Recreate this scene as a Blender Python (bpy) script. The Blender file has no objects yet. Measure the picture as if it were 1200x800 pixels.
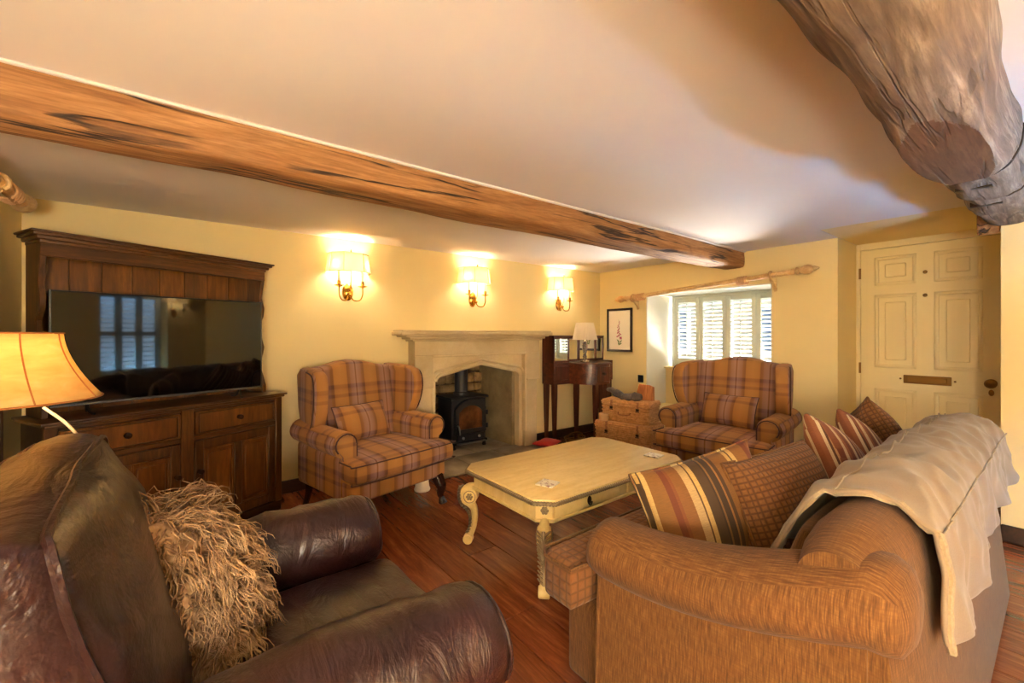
import bpy, bmesh, math, random
from mathutils import Vector, Matrix, noise, Euler
random.seed(7)
R = math.radians
SC = bpy.context.scene
COL = SC.collection
# ------------------------------------------------------------------ camera
cam_d = bpy.data.cameras.new('camera'); cam = bpy.data.objects.new('camera', cam_d); COL.objects.link(cam)
cam_d.sensor_width = 36.0; cam_d.lens = 15.0; cam_d.shift_y = -8/1200; cam_d.clip_start = 0.02
CAMP = Vector((-4.50, -3.88, 1.29))
cam.location = CAMP; cam.rotation_euler = (R(90), 0, R(-37.6))
SC.camera = cam
# ------------------------------------------------------------------ world, added daylight lamps, exposure
W = bpy.data.worlds.new('world'); SC.world = W; W.use_nodes = True
bgn = W.node_tree.nodes['Background']
bgn.inputs[0].default_value = (0.60, 0.79, 1.0, 1); bgn.inputs[1].default_value = 0.85
def area(name, loc, rot, sx, sy, power, color):
    l = bpy.data.lights.new(name, 'AREA'); l.shape = 'RECTANGLE'; l.size = sx; l.size_y = sy; l.energy = power; l.color = color
    o = bpy.data.objects.new(name, l); COL.objects.link(o); o.location = loc; o.rotation_euler = rot
    return o
# unseen area lamps added outside the two windows to strengthen the daylight
area('added_window_lamp_high', (1.55, -1.45, 2.75), (0, R(52), 0), 1.2, 2.0, 170, (0.86, 0.93, 1.0))  # added high lamp, above the line of sight through the shutters
area('added_window_lamp_low', (1.45, -1.45, 0.25), (0, R(118), 0), 0.9, 2.0, 330, (1.0, 0.95, 0.88))  # added low lamp, aimed up to brighten the ceiling by the window
area('added_blue_lamp_high', (-1.55, -6.75, 2.95), (R(52), 0, 0), 2.0, 1.2, 1000, (0.20, 0.50, 1.0))  # added blue lamp, set high so the television does not mirror it
area('added_blue_lamp_low', (-1.55, -6.75, -0.1), (R(116), 0, 0), 2.0, 1.0, 1500, (0.20, 0.50, 1.0))  # added low blue lamp, aimed up to tint the trunk beam and ceiling
def point(name, loc, power, color, rad=0.03, parent=None):
    l = bpy.data.lights.new(name, 'POINT'); l.energy = power; l.color = color; l.shadow_soft_size = rad
    o = bpy.data.objects.new(name, l); COL.objects.link(o); o.location = loc; o.parent = parent
    return o
# added fill light behind the camera, shaped as globe lamps on poles
WARM = (1.0, 0.83, 0.58)
ADDED_LAMPS = ((-5.0, -4.5), (-4.75, -5.2))
ADDED_LAMP_E = 25.5      # glow of the added globes (emission set on their material below)
vs = SC.view_settings
vs.view_transform = 'Standard'; vs.look = 'None'; vs.gamma = 1.0; vs.use_curve_mapping = False; vs.exposure = 2.3
try:
    SC.cycles.max_bounces = 8; SC.cycles.diffuse_bounces = 5; SC.cycles.glossy_bounces = 4; SC.cycles.transparent_max_bounces = 8
    SC.cycles.sample_clamp_indirect = 15.0; SC.cycles.caustics_reflective = False; SC.cycles.caustics_refractive = False
except Exception: pass
# ------------------------------------------------------------------ helpers: tags and objects
def tag(o, label=None, cat=None, group=None, kind=None):
    if label: o['label'] = label
    if cat: o['category'] = cat
    if group: o['group'] = group
    if kind: o['kind'] = kind
    return o
def empty(name, loc=(0,0,0), rz=0, label=None, cat=None, group=None, kind=None):
    o = bpy.data.objects.new(name, None); COL.objects.link(o); o.location = loc; o.rotation_euler = (0,0,R(rz)); o.empty_display_size = .1
    return tag(o, label, cat, group, kind)
def copy_tree(o, parent=None):
    c = o.copy(); COL.objects.link(c); c.parent = parent
    for ch in [x for x in o.children if x.name in COL.objects]: copy_tree(ch, c)
    return c
def boxuv(bm):
    uv = bm.loops.layers.uv.verify()
    for f in bm.faces:
        n = f.normal; ax, ay, az = abs(n.x), abs(n.y), abs(n.z)
        for l in f.loops:
            c = l.vert.co
            if az >= ax and az >= ay: l[uv].uv = (c.x, c.y)
            elif ax >= ay: l[uv].uv = (c.y, c.z)
            else: l[uv].uv = (c.x, c.z)
def obj(name, bm, mat, parent=None, loc=(0,0,0), rot=(0,0,0), smooth=True, sub=0, ang=38, uv=True, label=None):
    bm.normal_update()
    bmesh.ops.recalc_face_normals(bm, faces=bm.faces[:])
    if uv: boxuv(bm)
    if smooth:
        for f in bm.faces: f.smooth = True
        if not sub:
            for e in bm.edges:
                if len(e.link_faces) == 2 and e.calc_face_angle(0) > R(ang): e.smooth = False
    me = bpy.data.meshes.new(name); bm.to_mesh(me); bm.free()
    if mat: me.materials.append(mat)
    o = bpy.data.objects.new(name, me); COL.objects.link(o)
    o.location = loc; o.rotation_euler = rot; o.parent = parent
    if sub:
        m = o.modifiers.new('smooth', 'SUBSURF'); m.levels = sub; m.render_levels = sub
    if label: o['label'] = label
    return o
def inst(o, name=None, parent=None, loc=None, rot=None, scale=None):
    c = o.copy(); COL.objects.link(c)
    if name: c.name = name
    c.parent = parent
    if loc is not None: c.location = loc
    if rot is not None: c.rotation_euler = rot
    if scale is not None: c.scale = scale
    return c
# ------------------------------------------------------------------ helpers: shapes
def B(): return bmesh.new()
def merge(bm, t, M=None):
    t.verts.ensure_lookup_table(); mp = {}
    for v in t.verts: mp[v] = bm.verts.new(M @ v.co if M is not None else v.co)
    for f in t.faces:
        try: bm.faces.new([mp[v] for v in f.verts])
        except ValueError: pass
    t.free(); return bm
def box(bm, x0, x1, y0, y1, z0, z1, bev=0.0, seg=2, M=None):
    t = B()
    v = [t.verts.new((x, y, z)) for x in (x0, x1) for y in (y0, y1) for z in (z0, z1)]
    for f in ((0,1,3,2),(4,6,7,5),(0,4,5,1),(2,3,7,6),(0,2,6,4),(1,5,7,3)): t.faces.new([v[i] for i in f])
    if bev > 0: bmesh.ops.bevel(t, geom=t.edges[:], offset=bev, segments=seg, profile=.5, affect='EDGES', clamp_overlap=True)
    return merge(bm, t, M)
def gridbox(x0,x1,y0,y1,z0,z1, n=(6,6,4), bev=0.0, seg=3):
    """box with subdivided faces so that it can be bent"""
    t = B(); box(t, x0,x1,y0,y1,z0,z1)
    def cuts(ax, lo, hi, k):
        for i in range(1, k):
            p = [0,0,0]; p[ax] = lo+(hi-lo)*i/k; nn = [0,0,0]; nn[ax] = 1
            bmesh.ops.bisect_plane(t, geom=t.verts[:]+t.edges[:]+t.faces[:], plane_co=p, plane_no=nn)
    cuts(0,x0,x1,n[0]); cuts(1,y0,y1,n[1]); cuts(2,z0,z1,n[2])
    if bev > 0:
        t.normal_update()
        es = [e for e in t.edges if len(e.link_faces)==2 and e.calc_face_angle(0) > .5]
        bmesh.ops.bevel(t, geom=es, offset=bev, segments=seg, profile=.5, affect='EDGES', clamp_overlap=True)
    return t
AX = {'x': lambda a,b,d: (d,a,b), 'y': lambda a,b,d: (a,d,b), 'z': lambda a,b,d: (a,b,d)}
def prism(bm, pts, d0, d1, axis='z', bev=0.0, seg=2, M=None):
    """polygon pts (2-D) extruded along an axis; x: (y,z)  y: (x,z)  z: (x,y)"""
    t = B(); g = AX[axis]
    a = [t.verts.new(g(p[0], p[1], d0)) for p in pts]; b = [t.verts.new(g(p[0], p[1], d1)) for p in pts]
    t.faces.new(a[::-1]); t.faces.new(b); n = len(pts)
    for i in range(n): t.faces.new((a[i], a[(i+1)%n], b[(i+1)%n], b[i]))
    if bev > 0:
        t.normal_update()
        es = [e for e in t.edges if len(set(e.verts) & set(a)) == 2 or len(set(e.verts) & set(b)) == 2]
        bmesh.ops.bevel(t, geom=es, offset=bev, segments=seg, profile=.5, affect='EDGES', clamp_overlap=True)
    return merge(bm, t, M)
def loft(bm, rings, closed=True, cap=True, M=None):
    t = B(); vs_ = [[t.verts.new(p) for p in r] for r in rings]; n = len(rings[0])
    for i in range(len(rings)-1):
        for j in range(n if closed else n-1):
            k = (j+1) % n
            t.faces.new((vs_[i][j], vs_[i][k], vs_[i+1][k], vs_[i+1][j]))
    if cap and closed: t.faces.new(vs_[0][::-1]); t.faces.new(vs_[-1])
    return merge(bm, t, M)
def lathe(bm, prof, seg=20, M=None, sx=1, sy=1):
    rings = [[(r*math.cos(2*math.pi*j/seg)*sx, r*math.sin(2*math.pi*j/seg)*sy, z) for j in range(seg)] for r, z in prof]
    return loft(bm, rings, True, True, M)
def tube(bm, pts, rad, seg=8, cap=True, M=None, flat=1.0):
    pts = [Vector(p) for p in pts]; n = len(pts)
    if not isinstance(rad, (list, tuple)): rad = [rad]*n
    up = None; rings = []
    for i, p in enumerate(pts):
        d = (pts[min(i+1,n-1)] - pts[max(i-1,0)]).normalized()
        if up is None:
            up = Vector((0,0,1)) if abs(d.z) < .9 else Vector((1,0,0))
        side = d.cross(up).normalized(); up = side.cross(d).normalized()
        rings.append([p + (side*math.cos(2*math.pi*j/seg) + up*math.sin(2*math.pi*j/seg)*flat)*rad[i] for j in range(seg)])
    return loft(bm, rings, True, cap, M)
def spline(pts, k=8, closed=False):
    P = [Vector(p) for p in pts]; out = []; n = len(P)
    rng = range(n if closed else n-1)
    for i in rng:
        p0, p1, p2, p3 = (P[(i-1)%n], P[i], P[(i+1)%n], P[(i+2)%n]) if closed else (P[max(i-1,0)], P[i], P[i+1], P[min(i+2,n-1)])
        for j in range(k):
            t = j/k
            out.append(.5*((2*p1)+(-p0+p2)*t+(2*p0-5*p1+4*p2-p3)*t*t+(-p0+3*p1-3*p2+p3)*t**3))
    if not closed: out.append(P[-1])
    return out
def arc2(cx, cy, r, a0, a1, n):
    return [(cx+r*math.cos(R(a0+(a1-a0)*i/n)), cy+r*math.sin(R(a0+(a1-a0)*i/n))) for i in range(n+1)]
def pillow(bm, w, h, t, n=14, ear=0.07, edge=0.004, p=2.4, q=.62, wr=0.0, seed=0, M=None, sag=0.0):
    """cushion lying in XZ, thickness along Y"""
    tb = B(); F = {}
    for s in (1, -1):
        for i in range(n+1):
            for j in range(n+1):
                u = math.sin((i/n-.5)*math.pi); v = math.sin((j/n-.5)*math.pi)
                rim = i in (0,n) or j in (0,n)
                if rim and s == -1: F[(s,i,j)] = F[(1,i,j)]; continue
                x = u*w/2*(1-ear*(1-v*v)); z = v*h/2*(1-ear*(1-u*u))
                y = s*(edge + t/2*max(0,(1-abs(u)**p))**q*max(0,(1-abs(v)**p))**q)
                if rim: y = 0
                if wr and not rim:
                    nv = noise.noise(Vector((x*7+seed, z*7, s*3+seed)))*.6 + noise.noise(Vector((x*16+seed, z*9, s*5)))*.4
                    y += s*nv*wr
                z -= sag*(1-u*u)*(1 if v > 0 else 0)*v
                F[(s,i,j)] = tb.verts.new((x,y,z))
    for s in (1,-1):
        for i in range(n):
            for j in range(n):
                q4 = [F[(s,i,j)],F[(s,i+1,j)],F[(s,i+1,j+1)],F[(s,i,j+1)]]
                tb.faces.new(q4 if s == -1 else q4[::-1])
    return merge(bm, tb, M)
def pillow_rim(w, h, ear=0.07, n=14):
    pts = []
    for k in range(4*n):
        side, i = divmod(k, n); a = math.sin((i/n-.5)*math.pi)
        u, v = ((a,-1),(1,a),(-a,1),(-1,-a))[side]
        pts.append(Vector((u*w/2*(1-ear*(1-v*v)), 0, v*h/2*(1-ear*(1-u*u)))))
    return pts
def closed_tube(bm, pts, r, seg=6, M=None):
    pts = [Vector(p) for p in pts]; n = len(pts); rings = []
    for i, p in enumerate(pts):
        d = (pts[(i+1)%n]-pts[i-1]).normalized(); up = Vector((0,1,0)) if abs(d.y) < .9 else Vector((0,0,1))
        s = d.cross(up).normalized(); u2 = s.cross(d)
        rings.append([p+(s*math.cos(2*math.pi*j/seg)+u2*math.sin(2*math.pi*j/seg))*r for j in range(seg)])
    rings.append(rings[0])
    t = B(); vv = [[t.verts.new(q) for q in rg] for rg in rings[:-1]]
    for i in range(n):
        for j in range(seg):
            k = (j+1)%seg; a, b = vv[i], vv[(i+1)%n]
            t.faces.new((a[j],a[k],b[k],b[j]))
    return merge(bm, t, M)
def wobble(bm, amp, sc, seed=0, along=None):
    bm.normal_update()
    for v in bm.verts:
        c = Vector((v.co.x*sc[0]+seed, v.co.y*sc[1], v.co.z*sc[2]))
        v.co += v.normal*amp*noise.noise(c)
def T(x=0,y=0,z=0, rz=0, rx=0, ry=0): return Matrix.Translation((x,y,z)) @ Euler((R(rx),R(ry),R(rz)),'XYZ').to_matrix().to_4x4()
# ------------------------------------------------------------------ helpers: materials
def lin(c):
    return tuple(((x/255)/12.92 if x/255 <= .04045 else ((x/255+.055)/1.055)**2.4) for x in c) + (1,)
class MT:
    def __init__(s, name, rgb=(200,200,200), rough=.6, metal=0, **k):
        s.m = bpy.data.materials.new(name); s.m.use_nodes = True; s.t = s.m.node_tree
        s.b = s.t.nodes['Principled BSDF']; s.b.inputs['Base Color'].default_value = lin(rgb)
        s.b.inputs['Roughness'].default_value = rough; s.b.inputs['Metallic'].default_value = metal
        for a, v in k.items(): s.b.inputs[a.replace('_',' ')].default_value = v
    def n(s, typ, **k):
        nd = s.t.nodes.new(typ)
        for a, v in k.items():
            if a.startswith('i_'):
                key = a[2:]; key = int(key) if key.isdigit() else key.replace('_',' ')
                if hasattr(v, 'is_output') : s.t.links.new(v, nd.inputs[key])
                else: nd.inputs[key].default_value = v
            else: setattr(nd, a, v)
        return nd
    def link(s, a, b): s.t.links.new(a, b)
    def co(s, kind='Object', scale=(1,1,1), rot=(0,0,0), loc=(0,0,0)):
        tc = s.n('ShaderNodeTexCoord'); mp = s.n('ShaderNodeMapping'); s.link(tc.outputs[kind], mp.inputs[0])
        mp.inputs['Scale'].default_value = scale; mp.inputs['Rotation'].default_value = rot; mp.inputs['Location'].default_value = loc
        return mp.outputs[0]
    def noise(s, vec, scale=5, detail=4, rough=.55, dist=0):
        return s.n('ShaderNodeTexNoise', i_Vector=vec, i_Scale=scale, i_Detail=detail, i_Roughness=rough, i_Distortion=dist).outputs[0]
    def ramp(s, fac, stops, interp='LINEAR'):
        r = s.n('ShaderNodeValToRGB', i_0=fac); cr = r.color_ramp; cr.interpolation = interp
        while len(cr.elements) < len(stops): cr.elements.new(.5)
        for e, (p, c) in zip(cr.elements, stops): e.position = p; e.color = lin(c) if len(c) == 3 else c
        return r.outputs[0]
    def val(s, fac, stops, interp='LINEAR'): return s.ramp(fac, [(p, (v,v,v,1)) for p, v in stops], interp)
    def mix(s, f, a, b, mode='MIX'):
        m = s.n('ShaderNodeMix', data_type='RGBA', blend_type=mode)
        for key, v in ((0,f),(6,a),(7,b)):
            if hasattr(v, 'is_output'): s.link(v, m.inputs[key])
            else: m.inputs[key].default_value = (lin(v) if len(v)==3 else v) if isinstance(v, tuple) else v
        return m.outputs[2]
    def math(s, op, a, b=0.0):
        m = s.n('ShaderNodeMath', operation=op)
        for i, v in enumerate((a,b)):
            if hasattr(v, 'is_output'): s.link(v, m.inputs[i])
            else: m.inputs[i].default_value = v
        return m.outputs[0]
    def sep(s, v): return s.n('ShaderNodeSeparateXYZ', i_0=v).outputs
    def color(s, c): s.link(c, s.b.inputs['Base Color']); return s
    def rough(s, c): s.link(c, s.b.inputs['Roughness']); return s
    def bump(s, h, strength=.3, dist=.01):
        b = s.n('ShaderNodeBump', i_Height=h, i_Strength=strength, i_Distance=dist); s.link(b.outputs[0], s.b.inputs['Normal']); return s
def wood(name, dark, mid, light, axis='x', scale=6, rough=.45, stretch=14, coat=0, bumpy=.12, rnd=True, kind='Object', dist=.6):
    m = MT(name, mid, rough); sc = {'x':(1,stretch,stretch),'y':(stretch,1,stretch),'z':(stretch,stretch,1)}[axis]
    oi = m.n('ShaderNodeObjectInfo')
    v = m.co(kind, sc)
    if rnd:
        a = m.n('ShaderNodeVectorMath', operation='ADD'); cx = m.n('ShaderNodeCombineXYZ')
        k = m.math('MULTIPLY', oi.outputs['Random'], 37.0)
        for i in range(3): m.link(k, cx.inputs[i])
        m.link(v, a.inputs[0]); m.link(cx.outputs[0], a.inputs[1]); v = a.outputs[0]
    g = m.noise(v, scale/6, 6, .65, dist); f = m.noise(v, scale, 3, .6)
    c = m.ramp(g, [(.28, dark), (.5, mid), (.72, light)])
    c = m.mix(m.val(f, [(.35,.55),(.65,0)]), c, dark)
    if rnd:
        br = m.val(oi.outputs['Random'], [(0,.80),(1,1.12)])
        c = m.mix(1.0, c, br, 'MULTIPLY')
    m.color(c).bump(f, bumpy, .004)
    if coat: m.b.inputs['Coat Weight'].default_value = coat; m.b.inputs['Coat Roughness'].default_value = .25
    return m
# ------------------------------------------------------------------ materials
def m_plaster(name, rgb, rough=.85, bs=.25):
    m = MT(name, rgb, rough); v = m.co('Object')
    a = m.noise(v, 1.3, 4, .5); b = m.noise(v, 30, 3, .6)
    d = tuple(int(x*.955) for x in rgb)
    m.color(m.mix(a, rgb, d)); h = m.math('ADD', a, m.math('MULTIPLY', b, .06)); m.bump(h, bs, .03); return m.m
WALLM = m_plaster('wall_cream_paint', (239, 217, 158))
CEILM = m_plaster('ceiling_paint', (232, 223, 214), .75, .12)
REVM = m_plaster('reveal_paint', (226, 222, 208), .8, .15)
DOORM = MT('door_cream_gloss', (236, 220, 172), .42).m
SKIRTM = wood('skirting_dark_wood', (30,16,10), (52,28,18), (70,40,26), 'x', 8, .4).m
# floor boards, grain along local Y
def m_floor():
    m = wood('floor_board_wood', (96,46,25), (130,68,37), (160,92,52), 'y', 9, .24, 10, .12, .22, True, 'Object', 1.2)
    return m
fm = m_floor(); FLOORM = fm.m
OAK = wood('dark_oak', (44,25,8), (100,62,25), (136,88,40), 'z', 8, .36, 9, .15, .1).m
OAKH = wood('dark_oak_horizontal', (42,24,8), (92,57,23), (128,82,37), 'x', 8, .36, 9, .15, .1).m
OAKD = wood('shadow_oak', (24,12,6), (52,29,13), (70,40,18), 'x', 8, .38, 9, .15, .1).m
OAKP = wood('oak_panel', (78,44,13), (126,78,29), (160,104,44), 'z', 7, .34, 8, .2, .1).m
MAHOG = wood('mahogany', (48,18,10), (98,44,24), (130,66,36), 'x', 8, .3, 9, .3, .06).m
MAHOGZ = wood('mahogany_leg', (48,18,10), (92,40,22), (122,60,34), 'z', 8, .3, 9, .3, .06).m
LEGW = wood('chair_leg_wood', (26,10,7), (56,24,15), (74,34,20), 'z', 8, .25, 9, .3, .05).m
def m_beam(name, cols, cr, axis='x', st=16, rough=.72, cks=1.0):
    dark, mid, light = cols
    m = MT(name, mid, rough)
    v = m.co('Object', (.9, 9, 9)); v2 = m.co('Object', (.42, 7.5, 7.5), loc=(3.1,1.7,.4)); v3 = m.co('Object', (3.0, 44, 44))
    g = m.noise(v, 1.6, 8, .62, 1.4); f = m.noise(v3, 2.2, 4, .7); k = m.noise(v2, 1.35, 4, .5, .5)
    c = m.ramp(g, [(.30, dark), (.47, mid), (.68, light)])
    c = m.mix(m.val(f, [(.38,.5),(.58,0)]), c, dark)
    line = m.math('ABSOLUTE', m.math('SUBTRACT', k, .5)); ck = m.val(line, [(0,1),(.012,.8),(.024,0)])
    blot = m.noise(m.co('Object', (1.1,2,2)), 1.5, 3, .5)
    ck = m.math('MULTIPLY', ck, m.val(blot, [(.40,0),(.50,1)]))
    ck = m.math('MULTIPLY', ck, cks)
    c = m.mix(ck, c, cr); m.color(c)
    h = m.math('SUBTRACT', m.math('ADD', m.math('MULTIPLY', g, .6), m.math('MULTIPLY', f, .25)), m.math('MULTIPLY', ck, 1.2))
    m.bump(h, .7, .012); return m.m
BEAMM = m_beam('beam_oak', ((122,80,42),(162,114,66),(190,142,90)), (38,22,12))
BEAM2M = m_beam('trunk_beam_oak', ((88,72,58),(124,104,84),(176,158,136)), (44,32,25), cks=.45)
BEAMCUT = m_beam('sawn_beam_face', ((84,56,36),(108,76,50),(124,92,64)), (60,40,28), cks=.4)
def m_plaid(name, S=1.0, tone=1.0):
    m = MT(name, (190,140,70), .9); m.b.inputs['Sheen Weight'].default_value = .06
    uvn = m.co('UV'); x, y, _ = m.sep(uvn)
    per = .25*S
    fx = m.math('FRACT', m.math('DIVIDE', m.math('ADD', x, per*40.5-per*.0), per)); fy = m.math('FRACT', m.math('DIVIDE', m.math('ADD', y, 10.02), per))
    och, mau, brn, lil = (178,126,66), (136,102,100), (84,50,36), (164,134,134)
    sx = m.ramp(fx, [(0,och),(.20,(168,114,54)),(.23,brn),(.30,(112,78,62)),(.33,mau),(.47,lil),(.49,(92,52,56)),(.51,(92,52,56)),(.53,lil),(.67,mau),(.70,(112,78,62)),(.77,brn),(.80,(168,114,54)),(1,och)])
    sy = m.ramp(fy, [(0,(178,124,58)),(.30,(178,124,58)),(.33,(110,66,40)),(.40,(114,70,42)),(.44,(176,120,56)),(.56,(150,98,56)),(.60,(104,60,40)),(.69,(114,70,42)),(.72,(178,124,58)),(1,(178,124,58))])
    mx = m.mix(.42, sx, sy)
    w = m.noise(m.co('UV', (1,1,1)), 420, 2, .6); n2 = m.noise(m.co('UV'), 6, 3, .5)
    c = m.mix(m.val(w, [(.3,.22),(.7,0)]), mx, (92,60,40))
    c = m.mix(m.val(n2, [(.3,.14),(.7,0)]), c, (120,80,50)); m.color(c).bump(w, .25, .002)
    return m.m
PLAID = m_plaid('plaid_wool')
PIPE = MT('brown_piping', (74,44,36), .8).m
def m_leather():
    m = MT('brown_leather', (56,34,32), .34); v = m.co('Object')
    a = m.noise(v, 3, 4, .55, .4); b = m.noise(v, 160, 3, .6); w = m.noise(m.co('Object', (3,9,5)), 1.6, 4, .55, .8)
    m.color(m.ramp(a, [(.3,(28,12,12)),(.55,(44,21,20)),(.8,(64,36,34))]))
    m.rough(m.val(a, [(.3,.26),(.7,.40)]))
    h = m.math('ADD', m.math('MULTIPLY', b, .10), m.math('MULTIPLY', w, 1.6)); m.bump(h, .5, .02)
    m.b.inputs['Coat Weight'].default_value = .2; m.b.inputs['Coat Roughness'].default_value = .35
    return m.m
LEATHER = m_leather(); STITCH = MT('leather_seam', (112,78,66), .5).m
def m_chenille(name, vert=True, base=((112,66,24),(160,102,44),(190,134,70))):
    m = MT(name, base[1], .95); m.b.inputs['Sheen Weight'].default_value = .06; m.b.inputs['Sheen Roughness'].default_value = .4
    v = m.co('UV', (280,20,1) if vert else (20,280,1)); v2 = m.co('UV', (16,230,1) if vert else (230,16,1))
    a = m.noise(v, 1, 3, .6); b = m.noise(v2, 1, 2, .5); d = m.noise(m.co('UV'), 5, 3)
    c = m.ramp(a, [(.34, base[0]), (.5, base[1]), (.68, base[2])])
    c = m.mix(m.val(b, [(.35,.30),(.6,0)]), c, base[0]); c = m.mix(m.val(d, [(.35,.18),(.65,0)]), c, base[0])
    m.color(c).bump(m.math('ADD', a, m.math('MULTIPLY', b, .4)), .35, .003); return m.m
CHEN = m_chenille('rust_chenille', True, ((76,45,15),(100,63,24),(122,83,38))); CHENH = m_chenille('rust_chenille_roll', True, ((78,46,15),(103,65,26),(128,88,42)))
def m_waffle(name, lo, hi, cell=.026):
    m = MT(name, hi, .95); m.b.inputs['Sheen Weight'].default_value = .06
    x, y, _ = m.sep(m.co('UV'))
    def tri(c): return m.math('ABSOLUTE', m.math('SUBTRACT', m.math('FRACT', m.math('DIVIDE', m.math('ADD', c, 10.0), cell)), .5))
    g = m.math('MAXIMUM', tri(x), tri(y)); w = m.noise(m.co('UV'), 300, 2)
    c = m.ramp(g, [(.26, hi), (.40, lo), (.5, tuple(int(q*.8) for q in lo))])
    c = m.mix(m.val(w, [(.3,.3),(.7,0)]), c, lo)
    m.color(c).bump(m.math('SUBTRACT', 1.0, g), .7, .010); return m.m
WAFFLE = m_waffle('rust_waffle_cloth', (92,56,24), (118,76,36), .021)
SEATW = m_waffle('rust_seat_cloth', (110,69,32), (124,80,40), .034)
def m_stripe(name, stops, per=.30, rot=0, off=0.0):
    m = MT(name, (150,100,50), .8); m.b.inputs['Sheen Weight'].default_value = .05
    x, y, _ = m.sep(m.co('UV', rot=(0,0,R(rot))))
    f = m.math('FRACT', m.math('DIVIDE', m.math('ADD', x, 10+off), per))
    w = m.noise(m.co('UV', (40,500,1)), 1, 2)
    c = m.ramp(f, stops, 'CONSTANT'); c = m.mix(m.val(w, [(.35,.28),(.65,0)]), c, (70,42,18))
    m.color(c).bump(w, .25, .002); return m.m
STRIPE1 = m_stripe('gold_stripe_cloth', [(0,(110,72,26)),(.10,(172,140,84)),(.14,(61,40,19)),(.155,(181,151,96)),(.20,(117,77,29)),(.34,(95,40,17)),(.40,(110,58,24)),(.43,(116,73,28)),(.54,(165,137,93)),(.62,(79,52,24)),(.635,(176,142,84)),(.68,(63,44,24)),(.78,(44,31,21)),(.80,(112,80,38)),(.82,(49,35,22)),(.88,(132,91,42)),(.90,(61,40,21)),(.94,(110,72,26))], .36)
STRIPE2 = m_stripe('rust_stripe_cloth', [(0,(121,65,35)),(.12,(188,163,128)),(.18,(132,77,44)),(.24,(105,45,24)),(.36,(181,149,109)),(.40,(198,177,149)),(.46,(98,54,31)),(.54,(147,98,58)),(.60,(188,161,123)),(.64,(109,47,26)),(.76,(172,132,88)),(.80,(79,44,26)),(.84,(190,167,132)),(.90,(128,73,40))], .20)
def m_cloth(name, rgb, d=.16, sc=260, bs=.2, rough=.9, sheen=.2):
    m = MT(name, rgb, rough); m.b.inputs['Sheen Weight'].default_value = sheen
    w = m.noise(m.co('Object'), sc, 2); b = m.noise(m.co('Object'), 5, 3)
    dk = tuple(int(x*.72) for x in rgb); c = m.mix(m.val(w, [(.3,d),(.7,0)]), rgb, dk); c = m.mix(m.val(b, [(.3,.25),(.7,0)]), c, dk)
    m.color(c).bump(w, bs, .002); return m.m
BLANKET = m_cloth('beige_blanket_cloth', (136,116,94), .2, 240, .2, .7); FLEECE = m_cloth('blanket_fleece', (158,138,108), .5, 120, .8)
REDC = m_cloth('red_cloth', (196,36,40), .3)
def m_stone(name, rgb, dk, sc=3, bs=.3, rough=.85):
    m = MT(name, rgb, rough); v = m.co('Object'); a = m.noise(v, sc, 6, .6, .2); b = m.noise(v, 60, 4, .65)
    oi = m.n('ShaderNodeObjectInfo')
    c = m.ramp(a, [(.3, dk), (.62, rgb)]); c = m.mix(m.val(b, [(.3,.25),(.6,0)]), c, dk)
    c = m.mix(1.0, c, m.val(oi.outputs['Random'], [(0,.88),(1,1.06)]), 'MULTIPLY')
    m.color(c).bump(m.math('ADD', a, m.math('MULTIPLY', b, .35)), bs, .01); return m.m
STONE = m_stone('limestone', (222,202,160), (196,170,126), 2.2, .18)
SLAB = m_stone('hearth_slab_stone', (176,160,132), (128,112,88), 4, .3, .55)
RUBBLE = m_stone('rubble_stone', (176,146,100), (84,64,42), 5, .8)
MORTAR = m_stone('mortar', (120,98,66), (56,44,32), 6, .8)
RENDERM = m_stone('firebox_render', (168,150,112), (118,100,70), 3, .3)
IRON = MT('black_cast_iron', (34,34,36), .48, .35).m
IRON2 = MT('flue_grey_iron', (58,58,62), .5, .3).m
STEEL = MT('worn_steel', (170,166,158), .35, 1).m
BRASS = MT('polished_brass', (214,164,72), .22, 1).m
BRASSD = MT('aged_brass', (134,100,52), .4, 1).m
GUN = MT('dark_bronze', (60,46,36), .4, .8).m
def m_stoveglass():
    m = MT('sooty_stove_glass', (70,44,26), .12); a = m.noise(m.co('Object'), 6, 4)
    m.color(m.ramp(a, [(.3,(30,20,14)),(.7,(118,74,44))])); return m.m
STOVEG = m_stoveglass()
def m_cream():
    m = MT('cream_painted_wood', (226,200,138), .38); a = m.noise(m.co('Object', (1,5,1)), 4, 5, .6); b = m.noise(m.co('Object'), 40, 3)
    c = m.ramp(a, [(.3,(218,188,118)),(.6,(230,204,140))]); m.color(m.mix(m.val(b,[(.3,.2),(.5,0)]), c, (186,150,84))); return m.m
CREAM = m_cream(); GILT = MT('antique_silver_gilt', (146,126,96), .42, .5).m
def m_shade(name, rgb, trans=.5, emit=0.0, ecol=(255,214,150)):
    m = MT(name, rgb, .8); t = m.t
    tr = m.n('ShaderNodeBsdfTranslucent'); tr.inputs[0].default_value = lin(rgb)
    mx = m.n('ShaderNodeMixShader'); mx.inputs[0].default_value = trans
    m.link(m.b.outputs[0], mx.inputs[1]); m.link(tr.outputs[0], mx.inputs[2])
    out = t.nodes['Material Output']; m.link(mx.outputs[0], out.inputs[0])
    w = m.noise(m.co('Object', (60,60,4)), 3, 2); m.bump(w, .1, .002)
    if emit: m.b.inputs['Emission Color'].default_value = lin(ecol); m.b.inputs['Emission Strength'].default_value = emit
    return m
SCSHADE = m_shade('sconce_shade_silk', (255,238,208), .62).m
PLEAT = m_shade('pleated_shade_cloth', (250,236,214), .4).m
def m_parch():
    m = m_shade('amber_parchment', (234,198,130), .40); a = m.noise(m.co('Object', (3,3,9)), 3, 5, .6, .6)
    c = m.ramp(a, [(.3,(212,164,88)),(.55,(232,198,126)),(.75,(246,222,168))]); m.color(c)
    return m.m
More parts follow.
